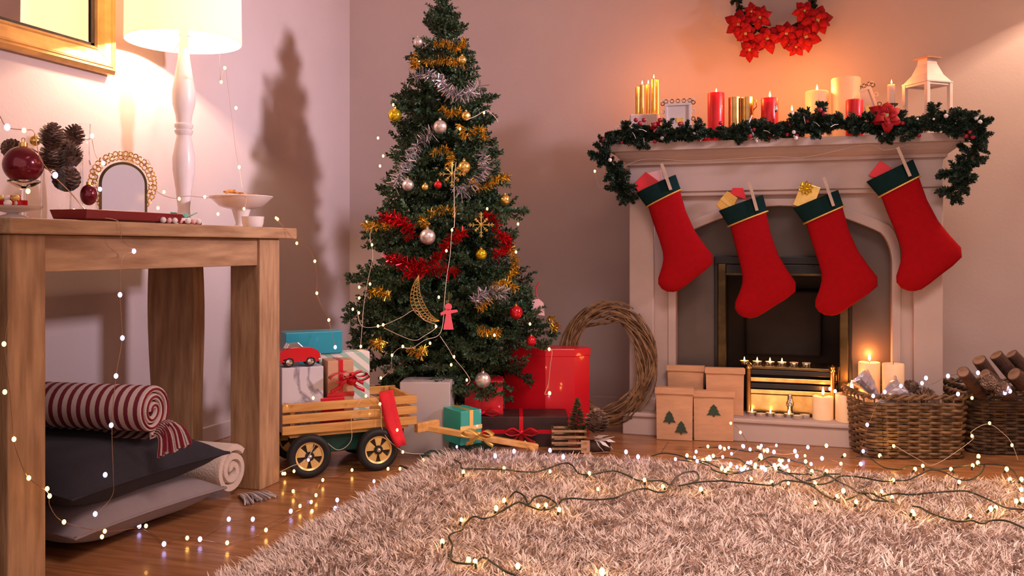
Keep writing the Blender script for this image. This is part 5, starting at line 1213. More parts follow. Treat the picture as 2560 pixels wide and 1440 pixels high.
def roll(label, c, axis, r, L, m_out, m_face, turns=4.0, fringe=None, name='rolled_blanket', seed=0, edge=None):
    """spiral-rolled blanket: the end with the visible spiral is at c, the body runs along axis"""
    ax = Vector(axis).normalized(); t = thing(name, label, 'blanket', c); t.rotation_euler = (0, 0, math.atan2(ax.y, ax.x)); n = int(turns*26); random.seed(seed)
    th = r/(turns+0.45); pts = []
    for i in range(n+1):
        a = i/26*2*PI; rr = th*0.35+th*a/(2*PI); wv = 1+0.06*math.sin(a*2.3+seed)*(1-i/n); pts.append((rr*math.cos(a)*wv, rr*math.sin(a)*wv*0.97))
    hw_ = th*0.40; mb = MB()
    for i, (y, z) in enumerate(pts):
        j = min(i+1, n); k = max(i-1, 0); ty, tz_ = pts[j][0]-pts[k][0], pts[j][1]-pts[k][1]; l = math.hypot(ty, tz_) or 1; ny, nz = -tz_/l*hw_, ty/l*hw_
        for x in (0.0, 0.006, L):
            sh = 0.0 if x else 1.0
            mb.v.append((x, y+ny*(0.75 if x == 0 else 1), z+nz*(0.75 if x == 0 else 1))); mb.v.append((x, y-ny*(0.75 if x == 0 else 1), z-nz*(0.75 if x == 0 else 1)))
    for i in range(n):
        a = i*6; b = a+6
        mb.cur = 1; mb.face([a, a+1, b+1, b]); mb.cur = 0
        for k in (0, 2): mb.face([a+k, b+k, b+k+2, a+k+2]); mb.face([a+k+1, a+k+3, b+k+3, b+k+1])
    mb.face([0, 2, 3, 1]); e = n*6; mb.face([e, e+1, e+3, e+2])
    mb.build('roll', [m_out, m_face], t, smooth=True)
    if edge:
        for s in (1,): MB().tube([(-0.001, y, z) for y, z in [(p[0]*1.0+0, p[1]) for p in pts]], th*0.14, 5).build('edge_stripe', edge, t, smooth=True)
    return t
rc = Vector((-1.53, 1.862, 0.296)); t = roll('rolled striped cream and wine blanket with fringe, on top of the charcoal cushion', rc, (-1, -0.10, 0), 0.068, 0.44, M['blanket'], M['blanketface'], 2.8, seed=2, edge=M['winewool'])
random.seed(8)
for k in range(26):
    f = k/25; a = at(395+50*f*0.8, 1090-28*math.sin(f*2.2)-10*f, 2.18); b = at(395+82*f, 1140-30*f, 2.16)+Vector((random.uniform(-0.004, 0.004), random.uniform(-0.004, 0.004), random.uniform(-0.006, 0.003)))
    mid = a.lerp(b, 0.5)+Vector((0.008, -0.004, 0.012))
    P = smooth_path([a+Vector((-0.02, 0.01, 0.0)), a, mid, b], 4); o = MB().tube([p for p in P], 0.0032, 5).build('fringe_tassel', M['winewool'] if k % 2 else M['blanketface'], t, smooth=True)
    bpy.context.view_layer.update() if k == 0 else None
    o.matrix_parent_inverse = t.matrix_world.inverted()
rc2 = Vector((-1.52, 2.178, 0.074)); t2 = roll('cream fleece blanket rolled up behind the cushions', rc2, (-1, 0.0, 0), 0.070, 0.36, M['cream'], M['cream'], 2.4, seed=5)
bpy.context.view_layer.update()
for k in range(22):
    f = k/21; a = PZ(596+40*f, 1236-6*f, 0.006); b = PZ(610+85*f, 1262-22*f, 0.004)+Vector((random.uniform(-0.006, 0.006), random.uniform(-0.006, 0.006), 0)); mid = a.lerp(b, 0.5)+Vector((random.uniform(-0.006, 0.006), random.uniform(-0.006, 0.006), 0.006))
    o = MB().tube(smooth_path([a, mid, b], 5), 0.0026, 5).build('fringe_tassel', M['lilac'] if k % 3 else M['cream'], t2, smooth=True); o.matrix_parent_inverse = t2.matrix_world.inverted()

# ================================================================== things on the console table
TZ = 0.7605
def ont(px, x, z=TZ): p = PX(px, 540, x); return Vector((p.x, p.y, z))
def zt2(px, py, x): return PX(px, py, x).z
# plate stand with red candies at far left
p = ont(32, -1.56); S = depth(p)/F; pz = zt2(32, 525, -1.56); t = thing('cake_stand', 'white cake stand of red sweets at the left end of the table', 'cake stand', p)
MB().lathe([(0.032, 0), (0.034, 0.004), (0.012, 0.010), (0.010, pz-TZ-0.006), (0.052, pz-TZ+0.002), (0.058, pz-TZ+0.008), (0.050, pz-TZ+0.005), (0, pz-TZ+0.003)], 32).build('stand', M['ceramic'], t, smooth=True)
random.seed(2)
for k in range(16):
    a = random.uniform(0, 2*PI); r = 0.038*math.sqrt(random.random()); s = MB().ball((0, 0, 0), 0.0085, 10, 7, (1, 1, 0.8)) if k % 3 else MB().box((-0.008, -0.006, -0.006), (0.008, 0.006, 0.006))
    s_o = s.build('sweet', [M['bred'], M['goldribbon'], M['ceramic']][k % 3 if k % 3 < 3 else 0], None, smooth=bool(k % 3), loc=(p.x+r*math.cos(a), p.y+r*math.sin(a), pz+0.013+(0.012 if k > 9 else 0)))
    tag(s_o, ['red ball sweet', 'gold foil sweet', 'white ball sweet'][0 if k % 3 == 0 else k % 3]+' piled on the white cake stand', 'sweet', 'sweets on the cake stand')
# big wine bauble resting on a glass dish
t = thing('glass_dish', 'clear stemmed glass dish under the big wine-red bauble', 'dish', ont(60, -1.70)); gz = zt2(60, 462, -1.70)-TZ
MB().lathe([(0.03, 0), (0.03, 0.003), (0.006, 0.008), (0.006, gz-0.012), (0.035, gz+0.006), (0.034, gz+0.010), (0.005, gz-0.006), (0, gz-0.006)], 24).build('dish', M['glass'], t, smooth=True)
p = PX(58, 412, -1.70); bauble('big wine-red bauble on the table at the far left', 58, 412, 47, M['bwine'], None, p=p)
p = ont(88, -1.80); bauble('small gold bauble among the pinecones on the table', 88, 352, 13, M['bgold'], None, p=PX(88, 352, -1.80))
# glass vase filled with pinecones
p = ont(155, -1.74); S = depth(p)/F; vh = zt2(155, 378, -1.74)-TZ; t = thing('glass_cylinder', 'clear glass cylinder vase filled with pinecones', 'vase', p); r = 48*S
MB().lathe([(r, 0), (r, vh), (r-0.0025, vh), (r-0.0025, 0.006), (0, 0.006)], 32, cap=False).build('vase', M['glass'], t, smooth=True)
for k, (px, py, x, s, rt) in enumerate(((128, 352, -1.72, 1.15, (0.2, 0.3, 0)), (172, 345, -1.76, 1.05, (-0.3, 0.2, 0)), (182, 398, -1.72, 1.25, (0.2, -0.2, 0)), (135, 405, -1.73, 1.2, (0.4, 0.2, 0)), (45, 362, -1.85, 0.9, (1.2, 0.5, 0)), (155, 450, -1.74, 1.2, (0.3, 0.8, 0)))):
    q = PX(px, py+20, x)
    pinecone(['pinecone at the top left of the glass cylinder', 'highest pinecone at the back of the glass cylinder', 'largest pinecone at the right of the glass cylinder', 'pinecone in the left of the glass cylinder', 'pinecone behind the big wine-red bauble', 'pinecone low inside the glass cylinder'][k], q, s*0.88, rt, 'pinecones on the table')
# clear bottle
p = ont(212, -1.86); bh = zt2(212, 310, -1.86)-TZ; t = thing('glass_bottle', 'tall clear glass bottle between the pinecones and the arched table mirror', 'bottle', p)
MB().lathe([(0.034, 0), (0.036, 0.01), (0.036, bh*0.38), (0.030, bh*0.50), (0.014, bh*0.62), (0.012, bh*0.85), (0.015, bh*0.86), (0.016, bh), (0.013, bh), (0.010, bh*0.7), (0.030, bh*0.4), (0.032, 0.012), (0, 0.01)], 24, cap=False).build('bottle', M['glass'], t, smooth=True)
t = thing('wine_bauble', 'small wine-red glass bauble leaning beside the arched table mirror', 'bauble', PX(222, 487, -1.68)); MB().ball((0, 0, 0), 0.024, 20, 12, (0.85, 0.85, 1.1)).build('globe', M['bwine'], t, smooth=True); MB().lathe([(0.006, 0.025), (0.006, 0.032)], 10).build('cap', M['gold'], t)
# oval mirror with bead frame
p = PX(308, 468, -1.72); S = depth(p)/F; t = thing('table_mirror', 'small arched table mirror with a gold chain frame', 'mirror', p, math.radians(50))
oz = TZ-p.z+0.006
def arch_(r, top, bot, k=26): return [(r*math.cos(a), top-r*1.0+r*1.0*math.sin(a)) for a in np.linspace(0, PI, k)]+[(-r, bot+r*0.3), (-r*0.85, bot+r*0.1), (-r*0.6, bot), (r*0.6, bot), (r*0.85, bot+r*0.1), (r, bot+r*0.3)]
MB().prism(arch_(0.060, 0.067, oz), (0, -0.004, 0), (1, 0, 0), (0, 0, 1), (0, 0.008, 0)).build('frame', M['tarnish'], t, bevel=0.002)
MB().prism(arch_(0.053, 0.060, oz+0.006), (0, -0.0055, 0), (1, 0, 0), (0, 0, 1), (0, 0.002, 0)).build('mirror_glass', M['frosted'], t)
ring_ = [(0.080*math.cos(a), 0.010+0.080*math.sin(a)) for a in np.linspace(-0.75, PI+0.75, 30)]
lk = MB().tube([(0.0062*math.cos(u), 0, 0.0062*math.sin(u)) for u in np.linspace(0, 2*PI, 11)], 0.0016, 5, cap=False).mesh('chain_link', M['gold'], True)
for i, (x, z) in enumerate(ring_): link_mesh('chain_link', lk, t, (x, 0.0, z), (0, 0.5*i, 0.5 if i % 2 else -0.5))
for i, (x, z) in enumerate(ring_): link_mesh('chain_link', lk, t, (x*0.87, 0.0, 0.010+(z-0.010)*0.87), (0, 0.5*i+0.8, -0.5 if i % 2 else 0.5))
# long red tray
p = ont(305, -1.52); S = depth(p)/F; t = thing('serving_tray', 'long dark red serving tray along the front of the table', 'tray', p, PI/2); L = 0.30
yy0, yy1 = PX(192, 540, -1.50).y-p.y, PX(430, 540, -1.50).y-p.y
t.rotation_euler = (0, 0, 0)
def trr(e, z): return [(-0.045-e, yy0-e*0.8, z), (0.045+e, yy0-e*0.8, z), (0.045+e, yy1+e*0.8, z), (-0.045-e, yy1+e*0.8, z)]
MB().loft([trr(-0.012, 0), trr(0.0, 0.004), trr(0.006, 0.024), trr(0.003, 0.024), trr(-0.003, 0.008), trr(-0.014, 0.006)]).build('tray', M['redglaze'], t, bevel=0.002)
# sugared balls
random.seed(6)
for k, (px, x) in enumerate(((408, -1.47), (422, -1.475), (437, -1.47), (450, -1.48), (470, -1.47), (483, -1.475), (497, -1.47), (430, -1.49), (476, -1.49))):
    q = ont(px, x, TZ+0.0075); o = MB().ball((0, 0, 0), 0.0075, 12, 8).build('sugar_ball', M['candypink'] if k % 2 else M['ceramic'], None, smooth=True, loc=q); tag(o, ('pink' if k % 2 else 'white')+' sugar ball lying at the table front edge beside the tray', 'sweet', 'sugar balls on the table')
# green-red felt decoration
t = thing('holly_pick', 'green and red holly pick lying right of the red tray', 'decoration', ont(462, -1.56, TZ+0.02)); random.seed(1)
for k in range(3): link_mesh('leaf', bpy.data.meshes.get('holly_leaf') or MB().prism([(0, 0), (0.012, 0.008), (0.02, 0.004), (0.028, 0.008), (0.042, 0), (0.028, -0.008), (0.02, -0.004), (0.012, -0.008)], (0, 0, 0), (1, 0, 0), (0, 1, 0), (0, 0, 0.0015)).mesh('holly_leaf', M['green']), t, (0, 0, 0), (0.5, -0.3, k*2.1))
MB().box((-0.01, -0.012, -0.018), (0.025, 0.04, -0.008)).build('red_base', M['redglaze'], t, bevel=0.002)
# white compote dish with biscuits
p = ont(603, -1.66); S = depth(p)/F; dz = zt2(603, 492, -1.66)-TZ; fz = zt2(603, 520, -1.66)-TZ; t = thing('compote_dish', 'white footed dish of star biscuits at the right end of the table', 'dish', p); R_ = 78*S
MB().lathe([(R_*0.36, 0), (R_*0.38, 0.004), (R_*0.20, 0.010), (R_*0.17, 0.018), (R_*0.30, fz-0.004), (R_*0.66, fz+0.004), (R_*0.92, dz-0.007), (R_, dz), (R_*0.99, dz+0.002), (R_*0.90, dz-0.003), (R_*0.62, fz+0.008), (0, fz+0.006)], 40).build('dish', M['ceramic'], t, smooth=True)
random.seed(12); star = [((0.019 if i % 2 == 0 else 0.010)*math.cos(i*PI/5), (0.019 if i % 2 == 0 else 0.010)*math.sin(i*PI/5)) for i in range(10)]
sm = MB().prism(star, (0, 0, 0), (1, 0, 0), (0, 1, 0), (0, 0, 0.006)).mesh('star_biscuit', M['cookie'])
for k in range(9):
    a = k*2.4; rr = 0.012+0.035*(k/9); o = link_mesh('star_biscuit', sm, None, (p.x+rr*math.cos(a), p.y+rr*math.sin(a), TZ+dz-0.002+random.uniform(0, 0.014)), (random.uniform(-0.3, 0.3), random.uniform(-0.3, 0.3), random.uniform(0, 2))); tag(o, 'star biscuit piled in the white footed dish', 'biscuit', 'biscuits in the footed dish')
p = ont(632, -1.50); t = thing('glass_bowl', 'small white glass votive at the table edge below the footed dish', 'votive', p)
MB().lathe([(0.026, 0), (0.030, 0.010), (0.032, 0.030), (0.030, 0.030), (0.028, 0.010), (0.024, 0.003), (0, 0.003)], 28, cap=False).build('bowl', M['ceramic'], t, smooth=True)
bow_o = at(475, 505, 2.55)

# ================================================================== fairy lights
BM = {}
for k in ('warm', 'cool'):
    BM[k] = MB().ball((0, 0, 0), 0.0036, 8, 6, (1, 1, 1.3)).mesh('bulb', M['led'+k], True)
SK = MB().lathe([(0.003, -0.014), (0.003, -0.004)], 6).mesh('socket', M['socket'])
def lights(label, pts, wire='copper', rad=0.0011, bulbs=(), group=None, socket=False, dens=6, glow=0):
    P = [Vector(p) for p in pts]; t = thing('fairy_light_string', label, 'fairy lights', P[0], 0, group); off = tuple(t.location)
    MB().tube(smooth_path(P, dens), rad, 5).build('wire', M[wire], t, smooth=True, off=off)
    for b in bulbs:
        q, kd = b[0], b[1]; sc = b[2] if len(b) > 2 else 1.0
        link_mesh('bulb', BM[kd], t, Vector(q)-P[0], (0, 0, 0), sc)
        if glow: point('bulb_light', Vector(q)-P[0]+Vector((0, 0, 0.010)), glow, (1.0, 0.55, 0.14) if kd == 'warm' else (0.7, 0.62, 1.0), 0.004, t)
        if socket: link_mesh('socket', SK, t, Vector(q)-P[0], (random.uniform(-0.8, 0.8), random.uniform(-0.8, 0.8), 0))
    return t
# down the front of the table
fr = [(210, 545, -1.50), (262, 545, -1.475), (298, 556, -1.455), (305, 600, -1.455), (335, 628, -1.455), (306, 645, -1.46), (300, 737, -1.46), (305, 845, -1.46), (290, 940, -1.46), (280, 1063, -1.465), (283, 1187, -1.465), (280, 1240, -1.47), (240, 1285, -1.475)]
P = [PX(*q) for q in fr]; lights('copper wire of cool white lights hanging down the front of the table', P, bulbs=[(PX(x, y, -1.452), 'cool', 1.3) for x, y in ((335, 628), (300, 737), (306, 845), (290, 940), (278, 1063), (263, 1187), (238, 1285))], rad=0.0008)
P = [PX(20, 800, -1.47), PX(12, 870, -1.47), PX(25, 980, -1.46), PX(35, 1098, -1.45), PX(50, 1150, -1.45), PX(72, 1195, -1.45), PX(120, 1232, -1.45), PX(125, 1265, -1.45), PX(160, 1305, -1.455), PX(262, 1328, -1.46), PX(350, 1318, -1.47)]
lights('warm light string curling round the left table leg', P, bulbs=[(PX(x, y, -1.445), 'warm', 1.1) for x, y in ((10, 860), (12, 980), (35, 1098), (72, 1195), (118, 1222), (124, 1240), (160, 1305), (262, 1328), (255, 1342), (365, 1315))], rad=0.0008)
fl_ = [(345, 1315), (380, 1335), (410, 1355), (440, 1345), (500, 1345), (560, 1310), (572, 1303), (632, 1298), (700, 1285), (728, 1282), (770, 1270), (838, 1266)]
P = [PZ(x, y, 0.004) for x, y in fl_]
lights('copper string of cool white lights along the bare floor beside the rug', P, bulbs=[(PZ(x, y, 0.012), 'cool', 1.4) for x, y in ((348, 1315), (410, 1360), (500, 1348), (572, 1298), (632, 1298), (727, 1278), (838, 1271), (843, 1250))], rad=0.0008)
fl_ = [(455, 1340), (520, 1352), (568, 1358), (640, 1340), (665, 1325), (730, 1290), (750, 1265), (733, 1228), (790, 1240), (775, 1265), (807, 1200), (850, 1190), (880, 1178), (935, 1200), (965, 1205), (975, 1180), (1000, 1175)]
P = [PZ(x, y, 0.004) for x, y in fl_]
lights('warm light string scattered on the bare floor in front of the wagon', P, bulbs=[(PZ(x, y, 0.014), 'warm', 1.15) for x, y in ((468, 1345), (568, 1357), (665, 1325), (733, 1228), (790, 1238), (750, 1265), (778, 1255), (807, 1200), (880, 1175), (712, 1184), (970, 1172), (1000, 1172), (1058, 1150), (780, 1278))]+[(PZ(x, y, 0.014), 'cool', 1.2) for x, y in ((935, 1203), (965, 1207), (1035, 1196))], rad=0.0008)
# across the table top
P = [PX(0, 290, -1.9), PX(18, 318, -1.9), PX(60, 325, -1.88), PX(85, 330, -1.85), PX(100, 395, -1.6), PX(135, 440, -1.58), PX(170, 475, -1.56), PX(200, 510, -1.54), PX(230, 545, -1.50)]
lights('warm and cool light string over the wine-red bauble and down to the tray', P, bulbs=[(PX(x, y, -1.56), 'cool', 1.6) for x, y in ((138, 438), (250, 545), (18, 318))]+[(PX(x, y, -1.54), 'warm', 1.2) for x, y in ((70, 478), (60, 326), (185, 528), (160, 540), (182, 545))], rad=0.0012)
P = [PX(228, 338, -1.8), PX(240, 390, -1.8), PX(260, 410, -1.76), PX(300, 395, -1.80), PX(370, 400, -1.8), PX(385, 470, -1.7), PX(430, 495, -1.62), PX(470, 490, -1.60), PX(530, 495, -1.6), PX(610, 490, -1.58), PX(612, 520, -1.55), PX(600, 528, -1.53)]
lights('fine light string looped round the arched table mirror and the footed dish', P, bulbs=[(PX(x, y, -1.62), 'cool', 1.3) for x, y in ((230, 340), (258, 408), (250, 473))]+[(PX(x, y, -1.55), 'warm', 1.0) for x, y in ((410, 480), (448, 497), (512, 492), (610, 522), (690, 545), (395, 520), (545, 535))], rad=0.0007)
# hanging behind the lamp
P = [PX(548, 112, -1.66), PX(550, 140, -1.65), PX(550, 180, -1.64), PX(553, 205, -1.66), PX(562, 170, -1.66), PX(570, 220, -1.70), PX(580, 300, -1.74), PX(590, 380, -1.76), PX(598, 420, -1.76), PX(606, 470, -1.72)]
lights('thin light string dangling from the lamp shade to the footed dish', P, bulbs=[(PX(x, y, -1.66), 'warm', 1.2) for x, y in ((553, 205), (562, 170), (598, 418), (590, 270))], wire='clearcord', rad=0.0009)
# from the table end to the gifts
P = [PX(690, 545, -1.5), at(715, 575, 2.68), at(740, 605, 2.7), at(770, 620, 2.72), at(787, 653, 2.75), at(793, 700, 2.8), at(792, 735, 2.82), at(812, 780, 2.85), at(822, 800, 2.88), at(838, 868, 2.84)]
lights('warm light string hanging from the table end down to the teal gift', P, bulbs=[(at(x, y, 2.75), 'warm', 1.1) for x, y in ((694, 548), (742, 608), (787, 653), (792, 733), (822, 800))]+[(at(838, 868, 2.80), 'cool', 1.4)], rad=0.0008)
# wagon lights
P = [wpt(700, 1180, -0.05), wpt(730, 1165, -0.05), wpt(765, 1150, -0.035), wpt(800, 1100, -0.02), wpt(845, 1125, -0.02), wpt(878, 1100, -0.02), wpt(880, 1040, -0.012), wpt(915, 990, -0.012), wpt(950, 1010, -0.014), wpt(958, 1080, -0.025), wpt(1007, 1128, -0.05), wpt(1060, 1135, -0.06)]
lights('clear-cord light string woven through the wagon and wheels', P, wire='clearcord', bulbs=[(wpt(x, y, -0.05), 'warm', 1.1) for x, y in ((783, 995), (915, 990), (950, 1010), (993, 1075), (1007, 1130), (735, 1178), (707, 1184))]+[(wpt(771, 1150, -0.05), 'cool', 1.1), (wpt(1142, 1117, -0.03), 'cool', 1.1)], rad=0.0009)
# on the tree
def tl(label, path, bul, wire='clearcord', rad=0.0010):
    lights(label, [tree_pt(x, y, 0.05) for x, y in path], wire, rad, bulbs=[(tree_pt(x, y, 0.058), 'warm', 1.15) for x, y in bul], group=None)
tl('pale cord of lights running down the front of the tree from the gold star', [(1140, 405), (1136, 440), (1135, 470), (1136, 560), (1130, 575), (1125, 640), (1117, 690), (1112, 740), (1102, 830), (1062, 850), (1030, 870), (1000, 870), (980, 890), (978, 920), (955, 945)], [(1130, 575), (1116, 627), (1097, 743), (1090, 816), (1075, 858), (1007, 866), (980, 888), (952, 945)])
tl('short pale cord of lights across the upper right of the tree', [(1165, 300), (1190, 290), (1215, 277), (1235, 290), (1245, 305)], [(1170, 288), (1210, 282), (1150, 322)])
tl('pale cord of lights down the left side of the tree', [(935, 560), (925, 590), (932, 640), (920, 700), (910, 760), (905, 820), (900, 885)], [(930, 612), (898, 745), (898, 718), (925, 710), (882, 773), (897, 782), (902, 866), (945, 345), (950, 415), (958, 390), (983, 262)])
tl('light string looping low across the tree front', [(893, 775), (905, 815), (950, 815), (1000, 795), (1038, 775), (1060, 800), (1092, 815), (1060, 840), (1030, 850), (960, 820)], [(945, 815), (958, 812), (1236, 838), (1325, 810), (1295, 560), (1218, 522), (1290, 630)])
tl('light string hanging at the lower right of the tree front', [(1100, 840), (1120, 870), (1135, 895), (1160, 925), (1175, 950), (1167, 962)], [(1135, 892), (1167, 950), (1128, 912)])
P = [at(1370, 874, 3.30), at(1380, 878, 3.30), at(1375, 920, 3.30), at(1371, 960, 3.30), at(1362, 985, 3.29), at(1374, 983, 3.29)]
lights('two warm lights on a cord down the front of the big red box', P, 'clearcord', 0.0010, bulbs=[(at(1373, 873, 3.28), 'warm', 1.4), (at(1374, 983, 3.27), 'warm', 1.6)])
# mantel front
P = [PY(1487, 430, 3.35), PY(1500, 470, 3.36), PY(1515, 450, 3.36), PY(1600, 400, 3.36), PY(1735, 402, 3.36), PY(1925, 392, 3.36), PY(2017, 392, 3.36), PY(2165, 362, 3.345), PY(2215, 375, 3.35), PY(2280, 358, 3.345)]
lights('fine wire along the mantel shelf front with one warm light at its left end', P, 'clearcord', 0.0006, bulbs=[(PY(1487, 428, 3.345), 'warm', 1.2)])
# dark cords with warm bulbs on the rug
RZ = 0.046
def z7(l): return [(1060+x*0.3281, 1100+y*0.3281) for x, y in l]
def z8(l): return [(1740+x*0.3203, 1080+y*0.3203) for x, y in l]
def rp(x, y, z=RZ): return PZ(x, y, z)
cords = [
 ('dark cord of warm lights looping round the front left of the rug', z7([(700, 1030), (620, 1000), (530, 940), (450, 895), (380, 940), (230, 930), (205, 880), (215, 800), (190, 740), (220, 710), (290, 680), (310, 640), (380, 585), (460, 600), (560, 560), (640, 515), (720, 475), (790, 500), (880, 530), (960, 525), (1010, 490), (960, 450), (900, 425), (840, 440), (795, 490), (765, 430), (700, 395), (650, 440)]), z7([(610, 460), (550, 520), (285, 610), (140, 775), (390, 930), (715, 960), (870, 500), (930, 495), (340, 915)])),
 ('dark cord of warm lights across the middle of the rug', z7([(1030, 485), (1060, 455), (1140, 445), (1280, 455), (1440, 445), (1500, 425), (1600, 385), (1690, 370), (1770, 395), (1840, 390), (1880, 340), (1920, 290), (1980, 250), (2060, 240), (2095, 280), (2060, 320), (1940, 350), (2100, 320), (2300, 310)])+z8([(200, 380), (400, 400), (600, 415), (690, 380), (840, 395), (920, 430), (1000, 490), (1120, 550)]), z7([(1030, 530), (1325, 375), (1680, 305), (1820, 355), (2110, 375)])+z8([(430, 365), (590, 390), (720, 400), (930, 400), (930, 550)])),
 ('dark cord along the back left of the rug', z7([(230, 150), (280, 180), (290, 215), (400, 220), (620, 225), (730, 240), (860, 240), (960, 210), (1070, 175), (1130, 195), (1180, 255), (1280, 260), (1440, 235), (1540, 265), (1640, 310), (1800, 310), (1860, 340)]), z7([(300, 245), (610, 215), (960, 240), (1260, 255)])),
 ('dark cord running along the back right of the rug past the baskets', z8([(20, 120), (200, 120), (400, 150), (500, 155), (560, 230), (650, 300), (750, 340), (840, 390), (960, 410), (1050, 390), (1130, 345), (1290, 355), (1450, 385), (1550, 380), (1650, 375), (1750, 330), (1840, 295), (1950, 320), (2050, 370), (2150, 370), (2230, 310), (2250, 260)]), z8([(510, 190), (650, 220), (1540, 375), (2055, 390), (1710, 290), (1770, 265), (1990, 290), (2160, 262), (2200, 240), (2205, 190)])),
 ('dark cord looping over the right middle of the rug', z8([(860, 380), (950, 360), (1030, 340), (1100, 380), (1200, 430), (1270, 475), (1370, 480), (1430, 510), (1500, 540), (1380, 530), (1340, 500), (1300, 480), (1240, 505), (1170, 530)]), z8([(1150, 460), (1250, 545), (1100, 500), (1450, 465), (1530, 510)])),
 ('dark cord crossing the far right of the rug', z8([(1450, 500), (1560, 480), (1680, 490), (1820, 475), (1950, 465), (2100, 460), (2200, 490), (2330, 550), (2420, 590), (2560, 605)]), z8([(2340, 590), (2300, 600), (2540, 450), (2500, 540)])),
 ('dark cord nearest the right front of the rug', z8([(1690, 580), (1750, 590), (1830, 635), (1960, 680), (2060, 700), (2150, 690), (2230, 715), (2310, 690), (2430, 695), (2560, 750)]), z8([(1690, 620), (1700, 640), (2140, 655)])),
 ('dark cord on the floor in front of the baskets', z8([(1250, 190), (1340, 195), (1410, 240), (1480, 280), (1600, 290), (1680, 262), (1800, 275), (1900, 290), (2100, 265), (2240, 250), (2400, 260), (2480, 310), (2520, 380), (2560, 410)]), z8([(1435, 185), (1545, 110), (1160, 180), (2425, 290), (2540, 370), (2450, 370), (2545, 530)]))]
random.seed(14)
for lab, pa, bl in cords:
    P = [rp(x, y, RZ+0.004*math.sin(i*1.7)) for i, (x, y) in enumerate(pa)]
    lights(lab, P, 'cord', 0.0024, [(rp(x, y, RZ+random.uniform(0.0, 0.012)), 'warm', random.uniform(1.1, 1.6)) for x, y in bl], None, True, glow=0.06)
lights('single warm bulb sunk in the rug at the bottom of the picture', [rp(1500, 1436, 0.03), rp(1520, 1440, 0.03), rp(1540, 1450, 0.02)], 'cord', 0.002, [(rp(1505, 1430, 0.045), 'warm', 1.8)], glow=0.08)
# dark cord bundle at the rug's left end
P = [rp(x, y, 0.02) for x, y in ((1000, 1165), (1030, 1172), (1060, 1160), (1085, 1158), (1110, 1150), (1135, 1148))]
lights('twisted dark cord lying by the rug corner beside the wagon', P, 'cord', 0.004, [(rp(1058, 1150, 0.03), 'warm', 1.2)])
# tangled heap of copper wires in front of the bags
random.seed(33)
for k in range(7):
    x, y = random.uniform(1640, 1760), random.uniform(1125, 1160); P = []; bl = []; an = random.uniform(-0.6, 0.6)
    for i in range(16):
        P.append(rp(x, y, 0.045+random.uniform(0, 0.025)))
        if i % 2 == 1: bl.append((rp(x+random.uniform(-4, 4), y+random.uniform(-5, 3), 0.055+random.uniform(0, 0.03)), 'cool' if (k+i) % 3 else 'warm', random.uniform(1.0, 1.5)))
        an += random.uniform(-1.5, 1.5); x += 19+18*math.cos(an)*(1.0); y += 12*math.sin(an); y = min(max(y, 1118), 1172)
    lights('fine copper wire of mixed lights tangled on the rug in front of the paper bags', P, 'copper', 0.0008, bl, 'tangled copper light wires', glow=0.012)
random.seed(41)
for k in range(3):
    P = []; x, y, an = 1630+k*60, 1140+8*k, 0.0
    for i in range(18):
        P.append(rp(x, y, 0.05+random.uniform(0, 0.015))); an += random.uniform(-1.3, 1.3); x += 12+22*math.cos(an); y = min(max(y+11*math.sin(an), 1120), 1185)
    lights(['dark cord coiled at the left of the tangled lights heap', 'dark cord through the middle of the tangled lights heap', 'dark cord at the right of the tangled lights heap'][k], P, 'cord', 0.0022, [(P[j]+Vector((0, 0, 0.008)), 'warm', 1.3) for j in (3, 7, 11, 15)], None, True, glow=0.05)
P = [rp(x, y, 0.04) for x, y in ((1225, 1138), (1290, 1128), (1340, 1122), (1400, 1140), (1515, 1130), (1570, 1140), (1620, 1150))]
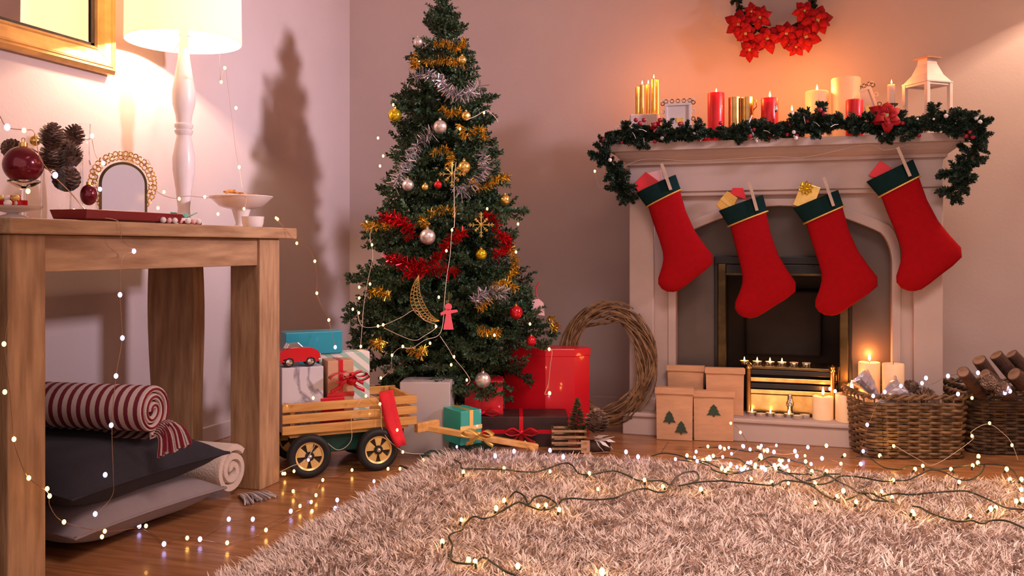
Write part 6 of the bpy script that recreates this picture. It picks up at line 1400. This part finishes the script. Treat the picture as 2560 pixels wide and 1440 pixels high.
lights('thin wire with cool lights along the back left edge of the rug', P, 'copper', 0.0007, [(rp(x, y, 0.05), 'cool', 1.6) for x, y in ((1238, 1140), (1285, 1128), (1375, 1126), (1408, 1142), (1565, 1130), (1595, 1142))], glow=0.03)
P = [at(1830, 1055, 3.22), at(1852, 1080, 3.16), rp(1870, 1105, 0.005), rp(1900, 1118, 0.01), rp(1935, 1128, 0.04), rp(2000, 1135, 0.04), rp(2060, 1145, 0.04), rp(2140, 1165, 0.03), rp(2150, 1135, 0.01), at(2157, 1105, 3.0), at(2172, 1060, 2.93), at(2200, 1000, 2.93), at(2250, 960, 2.95)]
lights('copper wire of cool lights from the paper bag past the hearth into the basket', P, 'copper', 0.0008, [(q, 'cool', 1.5) for q in (rp(1935, 1130, 0.06), rp(1992, 1140, 0.06), rp(2055, 1146, 0.06), rp(2152, 1160, 0.03), rp(2158, 1128, 0.02), at(2168, 1062, 2.92), at(2212, 980, 2.92), at(2252, 965, 2.93), at(2305, 958, 2.95), at(2183, 990, 2.92), at(2075, 972, 3.15), at(2088, 978, 3.14))]+[(at(1851, 1081, 3.14), 'warm', 1.2), (at(1827, 1058, 3.2), 'warm', 1.2)])
P = [at(2230, 1110, 2.84), at(2300, 1150, 2.83), at(2340, 1160, 2.85), at(2430, 1100, 2.87), at(2428, 1080, 2.87), at(2470, 1060, 2.88), at(2510, 1085, 2.88), at(2530, 1110, 2.88), at(2545, 1150, 2.88)]
lights('clear string of warm lights hung across the front of both baskets', P, 'clearcord', 0.0008, [(at(x, y, 2.86), 'warm', 1.2) for x, y in ((2234, 1115), (2199, 1139), (2430, 1090), (2474, 1058), (2530, 1113), (2445, 1142), (2430, 995))])
P = [at(2315, 945, 3.0), at(2330, 960, 2.98), at(2370, 940, 3.05), at(2443, 935, 2.9), at(2480, 960, 2.9), at(2520, 972, 2.88)]
lights('cool light string on the firewood in the right basket', P, 'copper', 0.0008, [(at(x, y, 2.88), 'cool', 1.6) for x, y in ((2315, 945), (2370, 940), (2445, 932), (2518, 970), (2525, 978), (2512, 982), (2395, 985))])
